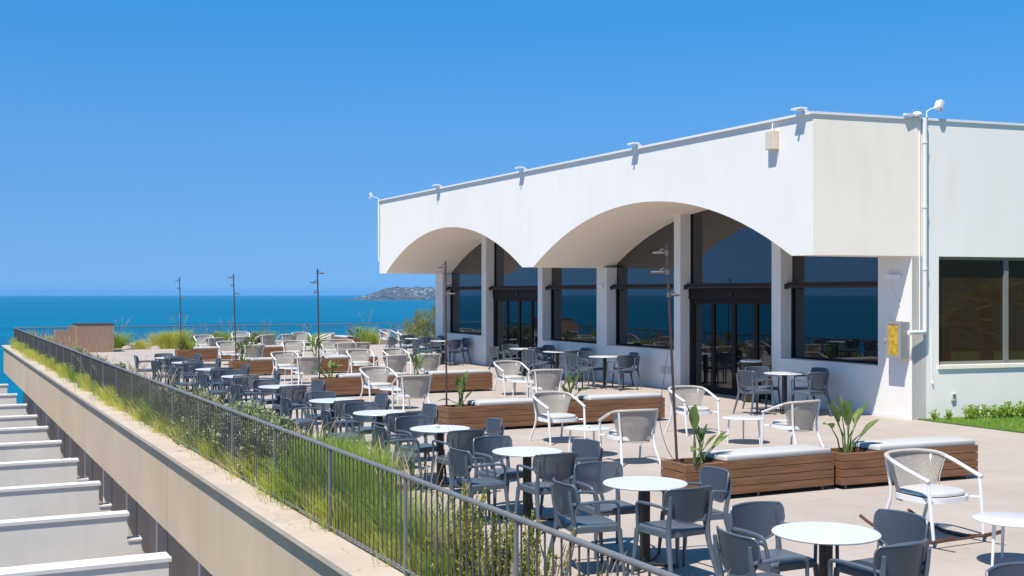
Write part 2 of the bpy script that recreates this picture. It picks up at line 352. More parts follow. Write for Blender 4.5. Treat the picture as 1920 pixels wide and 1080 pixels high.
for k in range(120):
    if k < 8: px = rnd.uniform(652, 700); q = rnd.uniform(0.06, 0.4)
    else:
        px = rnd.triangular(700, 905, 800); q = rnd.choice([rnd.gauss(0.30,0.035), rnd.gauss(0.44,0.03), rnd.uniform(0.04,0.5)])
    i = int((px-640)/470*NX); j = max(1, min(NY-2, int(q*NY)))
    x, y = hill_xy(i, j); sx, sy = c2s(x + rnd.uniform(-12,12), y + rnd.uniform(-20,20))
    z = SEA + hill_h(i, j) - 1; sc = (rnd.uniform(0.5,1.7), rnd.uniform(0.7,1.2), rnd.uniform(0.5,1.0))
    if first: o = ho; first = False
    else: o = ho.copy(); COL.objects.link(o)
    o.location = (sx, sy, z); o.rotation_euler = (0,0,rnd.uniform(-0.6,0.6)); o.scale = sc

# coast slope under and behind the hotel (one sheet down to the sea)
m = MB(); gx = [-900,-300,-60,-20,5,40,120,500,1500]; gy = [-1500,-500,-60,0,40,75,110,300,700]
def gz(x, y):
    d = max(0, -8-x, y-72); base = -12.5 - d*0.28
    if d > 120: base = -46 - (d-120)*0.09
    return max(base, SEA-3)
m.add([(x,y,gz(x,y)) for x in gx for y in gy], [(i*9+j,(i+1)*9+j,(i+1)*9+j+1,i*9+j+1) for i in range(8) for j in range(8)])
tag(m.build('ground', M['slope']), kind='structure')

# ------------------------------------------------------------------ terrace floor, lawn, beds
VB = 4.82                                     # inner edge of the planting strip
UE = 53.0                                     # far end of the paving
m = MB(); m.box(VB, 17.2, -14, 16.9, -0.5, 0); m.box(VB, 17.395, 16.9, UE, -0.5, 0); m.box(17.395, 27, 40.9, UE, -0.5, 0)
tag(m.build('terrace_floor', M['floor']), kind='structure')
tag(MB().box(17.2, 60, -20, 16.9, -0.5, 0.02).build('lawn', M['lawn']), kind='structure')
m = MB(); m.box(4.12, VB, -3, UE, -0.9, -0.28); m.box(4.12, 27, UE, 62.85, -0.9, -0.22)
tag(m.build('planting_bed', M['bed_soil']), kind='structure')
ge = MB(); r2 = random.Random(11)
for k in range(5200):
    x = 17.22 + abs(r2.gauss(0,1.6)); y = r2.uniform(11.5, 16.55)
    a = r2.uniform(0,6.28); h = r2.uniform(0.03,0.07); dx, dy = math.cos(a)*0.008, math.sin(a)*0.008
    ge.add([(x-dx,y-dy,0.015),(x+dx,y+dy,0.015),(x+r2.uniform(-.02,.02),y+r2.uniform(-.02,.02),0.02+h)], [(0,1,2)])
tag(ge.build('grass', M['g_lime']), 'short mown grass on the lawn beside the right-hand wall', 'grass', kind='stuff')

# ------------------------------------------------------------------ hotel block under the terrace (fascia, coping, partitions)
hb = thing('hotel_block', 'beige rendered hotel block carrying the terrace, with stepped white-capped balcony partitions', 'building', (0,0,0))
m = MB().box(3.70, 3.95, -6, 20.38, -1.58, -0.262); m.box(3.70, 3.95, 20.42, 65.35, -1.58, -0.262); m.box(3.73, 3.95, 20.38, 20.42, -1.58, -0.262)
m.box(3.95, 30, 65.1, 65.35, -1.58, -0.262)
m.build('fascia', M['fascia'], hb)
m = MB().box(3.605, 4.10, -6, 65.4, -0.262, -0.20); m.box(4.10, 30, 62.9, 65.4, -0.262, -0.20)
m.build('coping', M['coping'], hb)
MB().box(4.10, 4.115, -6, 62.85, -0.262, -0.17).build('bed_edging', M['rail'], hb)
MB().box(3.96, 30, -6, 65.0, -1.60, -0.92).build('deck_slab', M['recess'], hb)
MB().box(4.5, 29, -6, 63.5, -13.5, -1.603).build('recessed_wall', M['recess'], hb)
fins = [14.4, 18.7, 22.87, 26.8, 30.8, 34.8, 38.7, 42.5, 46.9, 51.9, 57.6]
for k, u in enumerate(fins):
    th = 0.42 if u < 19 else 0.26
    p = MB()
    p.box(-7, 3.42, u, u+th, -12.6, -1.72)
    p.add([(3.42,u,-12.6),(4.5,u,-12.6),(4.5,u,-5.6),(3.80,u,-2.9),(3.66,u,-2.2),(3.42,u,-2.2),
           (3.42,u+th,-12.6),(4.5,u+th,-12.6),(4.5,u+th,-5.6),(3.80,u+th,-2.9),(3.66,u+th,-2.2),(3.42,u+th,-2.2)],
          [(0,1,2,3,4,5),(11,10,9,8,7,6),(1,7,8,2),(2,8,9,3),(3,9,10,4),(4,10,11,5)])
    po = p.build('partition', M['fin'], hb)
    q = MB().box(-7.02, 3.46, u-0.028, u+th+0.028, -1.72, -1.66); q.box(3.425, 3.69, u-0.02, u+th+0.02, -2.197, -2.16)
    q.build('cap', M['fin_cap'], po)
    MB().box(4.30, 4.497, u+1.9, u+2.06, -12, -1.60).build('pilaster', M['fin'], hb)
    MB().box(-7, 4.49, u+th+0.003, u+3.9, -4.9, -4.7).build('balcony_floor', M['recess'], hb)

# ------------------------------------------------------------------ railings
def railing(name, label, p0, p1, zt, zb, spacing_post, spacing_bal, reverse=False):
    rt = thing(name, label, 'railing', (0,0,0))
    P0 = Vector((*p0, 0)); P1 = Vector((*p1, 0)); L = (P1-P0).length; d = (P1-P0)/L; a = math.atan2(d.y, d.x)
    Mz = Matrix.Rotation(a, 3, 'Z')
    c = (P0+P1)/2
    MB().tube([P0 + Vector((0,0,zt-0.022)), P1 + Vector((0,0,zt-0.022))], 0.024, 10).build('handrail', M['rail'], rt, smooth=True)
    MB().obox((c.x,c.y,zb+0.06), (L, 0.03, 0.012), Mz).build('bottom_rail', M['rail'], rt)
    n = int(L/spacing_post)
    pm = None
    for i in range(n+1):
        q = P0 + d*(L*i/n)
        o = MB().obox((0,0,(zt+zb)/2-0.02), (0.045,0.022,zt-zb-0.04), Mz).build('post', M['rail'], rt) if pm is None else None
        if pm is None: pm = o
        else: o = pm.copy(); COL.objects.link(o); o.parent = rt
        o.location = (q.x, q.y, 0)
    nb = int(L/spacing_bal); bm = None; rest = MB(); k = 0
    for i in range(nb+1):
        t = L*i/nb; q = P0 + d*t
        if abs((t/(L/n))-round(t/(L/n))) * (L/n) < 0.04: continue
        if k < 100:
            if bm is None: bm = MB().box(-.006,.006,-.006,.006,zb+0.066,zt-0.04).build('baluster', M['bar'], rt); o = bm
            else: o = bm.copy(); COL.objects.link(o); o.parent = rt
            o.location = (q.x, q.y, 0)
        else: rest.box(q.x-.007,q.x+.007,q.y-.007,q.y+.007,zb+0.066,zt-0.04)
        k += 1
    tag(rest.build('baluster_run', M['bar'], rt), kind='stuff')
railing('railing', 'long grey steel railing with thin vertical bars in front of the planting strip', (4.05,3.4), (4.05,63.1), 0.757, -0.2, 2.26, 0.125)
railing('railing', 'distant dark railing along the far sea end of the terrace', (26.5,63.1), (4.09,63.1), 0.757, -0.2, 2.3, 0.125)

# ------------------------------------------------------------------ restaurant building
bd = thing('restaurant_building', 'white modernist building with two wide arches, dark windows and flat roof', 'building', (17,28,0))
B0 = Vector((17,28,0))
def bb(mb, name, mt, parent=bd, **k):          # build a part given in site coordinates
    mb.v = [(x-B0.x, y-B0.y, z-B0.z) for (x,y,z) in mb.v]; return mb.build(name, mt, parent, **k)
VF, VW, VG = 14.87, 17.07, 17.40
ZS, ZT = 3.17, 5.80
def ue(v): return 17.07 - 0.133*(v-VF)         # the near end follows the slightly splayed side wall
arches = [(17.68,28.3,4.56),(28.97,39.7,4.545)]
def arch_pts(a, b, zt, n=28):
    h = zt-ZS; W = (b-a)/2; rr = (W*W+h*h)/(2*h); c = (a+b)/2
    return [(u, ZS - (rr-h) + math.sqrt(max(0,rr*rr-(u-c)**2))) for u in [a+(b-a)*i/n for i in range(n+1)]]
def arch_z(u):
    for a,b,zt in arches:
        if a <= u <= b:
            h = zt-ZS; W=(b-a)/2; rr=(W*W+h*h)/(2*h); return ZS-(rr-h)+math.sqrt(max(0,rr*rr-(u-(a+b)/2)**2))
    return ZS
low = []
for a,b,zt in arches: low += arch_pts(a,b,zt)
ring = [(None,ZS)] + low + [(40.35,ZS),(40.35,ZT),(None,ZT)]
VBK = 17.75; n = len(ring)
m = MB()
fr = [(VF, (ue(VF) if u is None else u), z) for u,z in ring]; bk = [(VBK, (ue(VBK) if u is None else u), z) for u,z in ring]
m.add(fr+bk, [tuple(range(n)), tuple(range(2*n-1,n-1,-1)), (n-1, n-2, 2*n-2, 2*n-1), (n-2,n-3,2*n-3,2*n-2)])
bb(m, 'arcade_front', M['plaster'])
ve = VF + 2.45
m = MB(); m.add([fr[n-1],fr[0],(ve,ue(ve),ZS),(ve,ue(ve),ZT)], [(0,1,2,3)])
bb(m, 'end_panel', M['plaster_warm'])
m = MB(); m.add([(ve,ue(ve),ZT),(ve,ue(ve),ZS),bk[0],bk[n-1]], [(0,1,2,3)])
bb(m, 'end_panel', M['side_plaster'])
m = MB(); m.add(fr[:n-2]+bk[:n-2], [(i,i+1,i+1+n-2,i+n-2) for i in range(n-3)])
m.f = [f[::-1] for f in m.f]
bb(m, 'vault_soffit', M['soffit'], smooth=True)
# piers
piers = [(16.775,17.68),(20.66,20.97),(24.53,24.81),(28.09,28.64),(31.9,32.2),(35.95,36.3),(39.65,40.33)]
for i,(a,b) in enumerate(piers):
    zt = min(arch_z(max(a,17.7)), arch_z(min(b,39.69))) + 0.0
    m = MB()
    za, zb_ = (ZS if i in (0,3,6) else arch_z(a)+0.002), (ZS if i in (0,3,6) else arch_z(b)+0.002)
    if i == 0: a2 = ue(VG); a = ue(VW)
    else: a2 = a
    m.add([(VW,a,0),(VG,a2,0),(VG,b,0),(VW,b,0),(VW,a,za),(VG,a2,za),(VG,b,zb_),(VW,b,zb_)], [(0,3,2,1),(4,5,6,7),(0,1,5,4),(1,2,6,5),(2,3,7,6),(3,0,4,7)])
    bb(m, 'pier', M['plaster'])
def lunette(a, b, z0, v, thick=0.02):           # vertical panel bounded above by the vault
    us = [a+(b-a)*i/16 for i in range(17)]; top = [(u, arch_z(u)+0.01) for u in us]
    f = [(v,a,z0),(v,b,z0)] + [(v,u,z) for u,z in reversed(top)]; k = len(f)
    g = [(v+thick,y,z) for (_,y,z) in f]
    return MB().add(f+g, [tuple(range(k-1,-1,-1)), tuple(range(k,2*k))] + [(k+i,k+(i+1)%k,(i+1)%k,i) for i in range(k)])
bays = [('window',17.68,20.66),('door',20.97,24.53),('window',24.81,28.09),('window',28.64,31.9),('door',32.2,35.95),('window',36.3,39.65)]
for kind, a, b in bays:
    if kind == 'window':
        bb(MB().box(VW, 17.74, a, b, 0, 0.965), 'sill_wall', M['plaster'])
        bb(MB().box(VW-0.015, VG, a+0.001, b-0.001, 0.965, 1.0), 'window_sill', M['plaster'])
        wf = MB()
        wf.box(VG-0.03,VG+0.05,a,b,1.0,1.05); wf.box(VG-0.03,VG+0.05,a,a+0.045,1.05,2.57); wf.box(VG-0.03,VG+0.05,b-0.045,b,1.05,2.57)
        w_ = bb(wf, 'window', M['dark_frame'])
        g = lunette(a, b, 1.05, VG+0.012); g.v = [(x-B0.x,y-B0.y,z) for x,y,z in g.v]; g.build('glass', M['glass'], w_)
    else:
        df = MB()
        df.box(VG-0.05,VG+0.06,a,a+0.11,0,2.30); df.box(VG-0.05,VG+0.06,b-0.11,b,0,2.30); df.box(VG-0.08,VG+0.06,a,b,2.30,2.57)
        df.box(VG-0.05,VG+0.06,a+0.11,b-0.11,0,0.05)
        w_ = bb(df, 'door', M['dark_frame'])
        N = 4; W = (b-a-0.22)/N
        lf = MB()
        for q in range(N):
            x0 = a+0.11+q*W; x1 = x0+W
            lf.box(VG-0.03,VG+0.03,x0+0.002,x0+0.07,0.05,2.297); lf.box(VG-0.03,VG+0.03,x1-0.07,x1-0.002,0.05,2.297)
            lf.box(VG-0.03,VG+0.03,x0+0.07,x1-0.07,0.05,0.16); lf.box(VG-0.03,VG+0.03,x0+0.07,x1-0.07,2.19,2.297)
            l2 = MB(); l2.v, l2.f = lf.v, lf.f
            l2.v = [(x-B0.x,y-B0.y,z) for x,y,z in l2.v]; lo = l2.build('door_leaf', M['dark_frame'], w_)
            gp = MB().box(VG-0.004,VG+0.006,x0+0.07,x1-0.07,0.16,2.19); gp.v = [(x-B0.x,y-B0.y,z) for x,y,z in gp.v]; gp.build('glass', M['glass_door'], lo)
            lf = MB()
        hs = MB().box(VG-0.12,VG-0.081,(a+b)/2-0.03,(a+b)/2+0.03,2.38,2.46); hs.v = [(x-B0.x,y-B0.y,z) for x,y,z in hs.v]; hs.build('door_sensor', M['black_metal'], w_)
        tw = lunette(a, b, 2.70, VG+0.012); tw.v = [(x-B0.x,y-B0.y,z) for x,y,z in tw.v]
        t2 = MB(); t2.box(VG-0.02,VG+0.05,a,a+0.03,2.70,arch_z(a)); t2.box(VG-0.02,VG+0.05,b-0.03,b,2.70,arch_z(b))
        tl = bb(t2, 'transom_window', M['dark_frame']); tw.build('glass', M['glass'], tl)
    bl = MB(); bl.box(VG-0.14,VG+0.05,a+0.002,b-0.002,2.572,2.70); bl.tube([(VG-0.18,a-0.0,2.60),(VG-0.18,b,2.60)],0.03,8)
    bl.box(VG-0.23,VG-0.14,a+0.004,a+0.03,2.55,2.66); bl.box(VG-0.23,VG-0.14,b-0.03,b-0.004,2.55,2.66)
    bb(bl, 'blind_box', M['blind'])
# skirting, main body, roof
for y0,y1 in ((17.0,20.7),(24.81,32.0),(36.0,40.3)): bb(MB().box(VW-0.012,VW,y0,y1,0,0.07), 'skirting', M['flash'])
bb(MB().box(VBK-0.002, 44, 17.9, 40.33, 0, ZT-0.01), 'main_body', M['plaster'])
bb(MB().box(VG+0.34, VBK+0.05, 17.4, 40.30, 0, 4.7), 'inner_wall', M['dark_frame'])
# splayed side wall: local a along the wall
wd = Vector((1,-0.133,0)).normalized(); wn = Vector((-0.133,-1,0)).normalized()
AL = math.sqrt(1+0.133**2)
def wp(a, off, z):                              # a in metres of v from the front corner; off = outwards
    return (VF+a+wn.x*off, 17.07-0.133*a+wn.y*off, z)
def wquad(mb, a0, a1, z0, z1, off=0): mb.add([wp(a0,off,z0),wp(a1,off,z0),wp(a1,off,z1),wp(a0,off,z1)], [(0,1,2,3)])
def wbox(mb, a0, a1, o0, o1, z0, z1):
    mb.add([wp(a0,o1,z0),wp(a1,o1,z0),wp(a1,o0,z0),wp(a0,o0,z0),wp(a0,o1,z1),wp(a1,o1,z1),wp(a1,o0,z1),wp(a0,o0,z1)],
           [(0,3,2,1),(4,5,6,7),(0,1,5,4),(1,2,6,5),(2,3,7,6),(3,0,4,7)])
WL, WR, WB, WT = 2.82, 11.32, 1.02, 3.18
m = MB()
A0 = VW-VF
m.add([wp(A0,0,0),wp(WL,0,0),wp(WL,0,ZS),wp(A0,0,ZS)],[(0,1,2,3)])
m.add([wp(VBK-VF,0,ZS),wp(WL-0,0,ZS),wp(WL,0,ZS)],[])  # no faces
m.add([wp(VBK-VF,0,ZS),wp(VBK-VF,0,ZT),wp(30,0,ZT),wp(30,0,ZS)],[(0,3,2,1)])
wquad(m, WL, WR, 0, WB); wquad(m, WR, 30, 0, ZS)
dep = -0.16
wq = [(WL,WB,WR,WB),(WR,WB,WR,WT),(WR,WT,WL,WT),(WL,WT,WL,WB)]
for a0,z0,a1,z1 in wq: m.add([wp(a0,0,z0),wp(a1,0,z1),wp(a1,dep,z1),wp(a0,dep,z0)],[(0,1,2,3)])
m.add([wp(2.85,-0.35,0),wp(30,-0.35,0),wp(30,-0.35,ZT-0.02),wp(2.85,-0.35,ZT-0.02)],[(3,2,1,0)])
m.add([wp(WL,0,ZS),wp(WR,0,ZS),wp(WR,0,WT),wp(WL,0,WT)],[])
bb(m, 'side_wall', M['side_plaster'])
m = MB(); wbox(m, WL+0.002, WR-0.002, -0.155, -0.015, WT-0.012, WT-0.002)
bb(m, 'window_head', M['plaster'])
m = MB()
wbox(m, WL, WR, -0.16,-0.10, WB+0.03, WB+0.09); wbox(m, WL, WR, -0.16,-0.10, WT-0.07, WT-0.012)
for a in [WL+0.0, 4.47, 6.17, 7.87, 9.57, WR-0.06]: wbox(m, a, a+0.06+(0.04 if 3<a<11 else 0), -0.16,-0.09, WB+0.09, WT-0.07)
w_ = bb(m, 'window', M['grey_frame'])
g = MB(); wbox(g, WL+0.01, WR-0.01, -0.15,-0.135, WB+0.05, WT-0.02); g.v = [(x-B0.x,y-B0.y,z) for x,y,z in g.v]; g.build('glass', M['glass_brown'], w_)
m = MB(); wbox(m, WL-0.03, WR+0.03, -0.155, 0.035, WB-0.045, WB+0.028)
bb(m, 'window_sill', M['plaster_warm'])
# roof and its flashing
m = MB(); m.add([(VF,ue(VF),ZT),(VF,40.35,ZT),(44,40.35,ZT),wp(30,0,ZT),(VF+0.1,ue(VF)+0.1,ZT-0.3)],[(0,3,2,1)])
m.box(44.0,44.3,14,40.35,0,ZT-0.02)
bb(m, 'roof', M['flash'])
m = MB(); m.box(VF-0.055, VF+0.25, 17.1, 40.41, ZT+0.002, ZT+0.05); m.box(VF+0.25,44,40.15,40.41,ZT+0.002,ZT+0.05)
bb(m, 'roof_flashing', M['flash'])
m = MB(); wbox(m, -0.055, 30, -0.25, 0.03, ZT+0.003, ZT+0.052)
bb(m, 'side_flashing', M['flash'])
# downpipes
m = MB(); p = [wp(2.45,0.06,ZT+0.02), wp(2.45,0.06,1.85), wp(2.45,0.06,1.72), wp(2.40,0.10,1.70), wp(2.0,0.16,1.70)]
m.tube(p, 0.045, 10)
for z in (5.35, 4.1, 2.9): m.tube([wp(2.45,0.06,z), wp(2.45,0.06,z+0.05)], 0.055, 10)
bb(m, 'downpipe', M['white_metal'], smooth=True)
m = MB(); m.tube([wp(2.36,0.02,5.6), wp(2.36,0.02,1.75)], 0.012, 6)
m.tube([wp(2.66,0.008,1.75), wp(2.66,0.008,0.72)], 0.006, 5); m.tube([wp(2.66,0.008,0.74), wp(2.66,0.03,0.70)], 0.014, 6)
bb(m, 'conduit', M['white_plastic'], smooth=True)
m = MB(); m.tube([(VF-0.05,40.3,ZT), (VF-0.05,40.3,4.1), (VF-0.02,40.36,3.6)], 0.035, 8)
bb(m, 'corner_pipe', M['white_metal'], smooth=True)

# things fixed on the building
hc = thing('hose_cabinet', 'grey metal cabinet with yellow front panel on the white pier by the window', 'cabinet', (16.95,17.02,1.2))
MB().box(-0.10,0.115,-0.19,0.20,0,0.70).build('case', M['steel'], hc, bevel=0.006)
m = MB(); m.box(-0.125,-0.102,-0.20,0.21,-0.01,0.05); m.box(-0.125,-0.102,-0.20,0.21,0.65,0.71); m.box(-0.125,-0.102,-0.20,-0.125,0.05,0.65); m.box(-0.125,-0.102,0.135,0.21,0.05,0.65)
m.build('door_frame', M['steel'], hc)
MB().box(-0.116,-0.104,-0.125,0.135,0.05,0.65).build('door_panel', mat('yellow_panel',(0.42,0.25,0.015),0.25,0.6,var=0.35,vscale=9,col2=(0.72,0.46,0.03)), hc)
MB().tube([(-0.13,0.19,0.30),(-0.16,0.19,0.33),(-0.13,0.19,0.36)],0.008,6).build('latch', M['steel'], hc, smooth=True)
jb = thing('junction_box', 'cream junction box hanging under the roof edge of the arcade front', 'junction box', (VF,18.16,5.42))
MB().box(-0.15,-0.002,-0.12,0.12,-0.17,0.19).build('case', M['cream'], jb, bevel=0.01)
MB().tube([(-0.07,0.0,0.19),(-0.07,0.0,0.33),(0.05,0,0.36)],0.012,6).build('conduit', M['white_plastic'], jb, smooth=True)
m = MB(); 
for y in (-0.05,0.0,0.05): m.tube([(-0.07,y,-0.20),(-0.07,y,-0.168)],0.012,6)
m.build('cable_glands', M['white_plastic'], jb, smooth=True)
def floodlight():
    t = thing('floodlight','', 'floodlight', (0,0,0), 0, 'floodlights along the roof edge')
    MB().box(-0.24,0.10,-0.025,0.025,0.02,0.045).build('arm', M['white_metal'], t)
    MB().box(-0.03,0.03,-0.03,0.03,-0.02,0.02).build('bracket', M['white_metal'], t)
    MB().prism([(-0.20,-0.13),(-0.02,-0.13),(-0.02,0.13),(-0.20,0.13)],0.036,0.072,0.012).build('lamp_head', M['white_metal'], t)
    return t
K = Kind(floodlight())
for y, lb in ((17.33,'flat white floodlight on the near corner of the arcade roof edge'),(23.1,'flat white floodlight on the roof edge above the near arch'),
              (28.9,'flat white floodlight on the roof edge above the meeting of the two arches'),(34.8,'flat white floodlight on the roof edge above the far arch')):
    K.put((VF, y, ZT+0.07), 0, lb)
def camspot(name, loc, rz, label):
    t = thing(name, label, 'floodlight', loc, rz)
    MB().tube([(0,0,-0.05),(0,0,0.07),(0.10,-0.03,0.13),(0.22,-0.05,0.14)],0.014,8).build('arm', M['white_metal'], t, smooth=True)
    MB().obox((0.27,-0.06,0.21),(0.10,0.15,0.17), Matrix.Rotation(R(25),3,'Y')).build('lamp_head', M['white_metal'], t, bevel=0.015)
    MB().obox((0.30,-0.06,0.12),(0.05,0.03,0.10)).build('bracket', M['white_metal'], t)
x, y, _ = wp(2.50,0.05,0); camspot('floodlight', (x,y,ZT+0.1), 0, 'white square floodlight on a crooked arm above the downpipe')
camspot('floodlight', (VF-0.02,40.4,ZT+0.02), R(165), 'small white floodlight at the far left corner of the roof')
t = thing('roof_lamp', 'low white dome lamp on the roof edge beside the downpipe top', 'lamp', (*wp(2.30,0.02,0)[:2], ZT+0.06))
MB().lathe([(0.02,0),(0.09,0.0),(0.10,0.04),(0.07,0.09),(0.02,0.105)],16).build('dome', M['white_metal'], t, smooth=True)
MB().box(-0.32,-0.05,-0.04,0.04,0.01,0.05).build('arm', M['white_metal'], t)
for i,y in enumerate((25.28,25.0)):
    t = thing('wall_socket', ['pale green socket plate on the low wall, left of the pair','pale green socket plate on the low wall, right of the pair'][i], 'socket', (VW,y,0.48), 0, 'socket plates on the low wall')
    MB().box(-0.02,0,-0.10,0.10,-0.09,0.09).build('plate', M['outlet'], t, bevel=0.006); MB().box(-0.026,-0.0205,-0.07,0.07,-0.06,0.06).build('cover', M['outlet'], t)
t = thing('wall_socket', 'small grey socket low on the right-hand white wall near the plants', 'socket', wp(3.15,0.0,0.42))
MB().box(-0.05,0.05,-0.04,-0.002,-0.07,0.07).build('plate', M['outlet'], t, bevel=0.004); MB().box(-0.035,0.035,-0.047,-0.041,0.0,0.055).build('cover', M['grey_frame'], t)
t = thing('wall_light', 'small cream wall light high on the end pier above the cabinet', 'wall light', (VW,17.22,2.78))
MB().box(-0.10,-0.002,-0.17,0.17,-0.05,0.04).build('housing', M['white_plastic'], t, bevel=0.01)
MB().tube([(-0.02,0.1,-0.05),(-0.015,0.03,-0.3),(-0.012,-0.18,-0.6),(-0.012,-0.2,-0.85)],0.006,5).build('cable', M['white_plastic'], t)
t = thing('wall_light', 'small cream wall light on the pier between the two arches', 'wall light', (VW,28.38,2.66))
MB().box(-0.06,-0.002,-0.15,0.15,-0.05,0.04).build('housing', M['white_plastic'], t, bevel=0.01); MB().box(-0.064,-0.061,-0.12,0.12,-0.03,0.02).build('cover', M['white_plastic'], t)

# garden mirrored in the side window; unseen wing added to turn the reflection brown
wg = thing('added_reflection_wing', 'unseen tan wing added beyond the lawn for a brown reflection in the side window', 'building', (32,-9,0))
MB().box(-16,20,-5,0,0,7.5).build('wall', M['fascia'], wg); MB().box(-16.2,20.2,-5.2,0.2,7.5,7.7).build('roof', M['flash'], wg)
def palm(loc, rz, label, seed, h):
    t = thing('palm_tree', label, 'palm tree', loc, rz, 'palms on the lawn'); r = random.Random(seed)
    MB().tube([(0,0,0),(0.05,0,h*.4),(0.0,0.05,h*.8),(0,0,h)],[0.24,0.18,0.16,0.2],10).build('trunk', M['trunk'], t, smooth=True)
    m = MB()
    for k in range(26):
        a = r.uniform(0,6.28); el = r.uniform(-0.3,1.2); L = r.uniform(1.2,1.7); d = Vector((math.cos(a)*math.cos(el), math.sin(a)*math.cos(el), math.sin(el)))
        pts = [Vector((0,0,h)) + d*L*s - Vector((0,0,0.55*s*s)) for s in (0,.25,.5,.75,1)]
        m.tube(pts, 0.012, 4)
        sd_ = d.cross(Vector((0,0,1))).normalized()
        for s in range(3,20):
            f = s/20; p = Vector((0,0,h)) + d*L*f - Vector((0,0,0.55*f*f)); ll = 0.5*math.sin(f*2.6+.4)
            for sg in (-1,1):
                q = p + sd_*sg*ll + d*0.25 - Vector((0,0,0.12)); m.add([p, p+d*0.04, q],[(0,1,2)])
    m.build('crown', M['g_olive'], t)
palm((22.6,9.2,0), 0, 'shorter palm on the lawn nearest the side window', 1, 1.5)
palm((26.0,6.0,0), 1, 'taller palm further out on the lawn', 2, 2.1)

# ------------------------------------------------------------------ timber screens at the far left
ts = thing('timber_screen', 'tall weathered timber slat enclosure at the far left end of the paving', 'screen', (6.4,51.2,0))
m = MB(); n_ = 15
for k in range(n_): x0 = -0.73+1.46*k/n_; m.box(x0+0.003,x0+1.46/n_-0.003,0,0.03,-0.25,1.16)
for k in range(14): y0 = 0.035+1.4*k/14; m.box(-0.73,-0.70,y0,y0+0.094,-0.25,1.16); m.box(0.70,0.73,y0,y0+0.094,-0.25,1.16)
m.build('slat_panel', M['screen_wood'], ts)
MB().box(-0.75,0.75,-0.02,1.47,1.162,1.185).build('top_cap', M['blind'], ts)
ts = thing('timber_screen', 'lower timber slat screen stepping down behind the tall enclosure', 'screen', (5.15,52.0,0))
m = MB()
for k in range(6): x0 = -0.2+0.68*k/6; m.box(x0+0.003,x0+0.11,0,0.03,-0.3,(0.92 if k<4 else 1.10))
for k in range(9): y0 = 0.035+0.9*k/9; m.box(-0.2,-0.17,y0,y0+0.094,-0.3,0.92)
m.build('slat_panel', M['screen_wood'], ts)
MB().box(-0.2,0.2,0.002,0.05,0.922,0.94).build('top_cap', M['screen_wood'], ts)

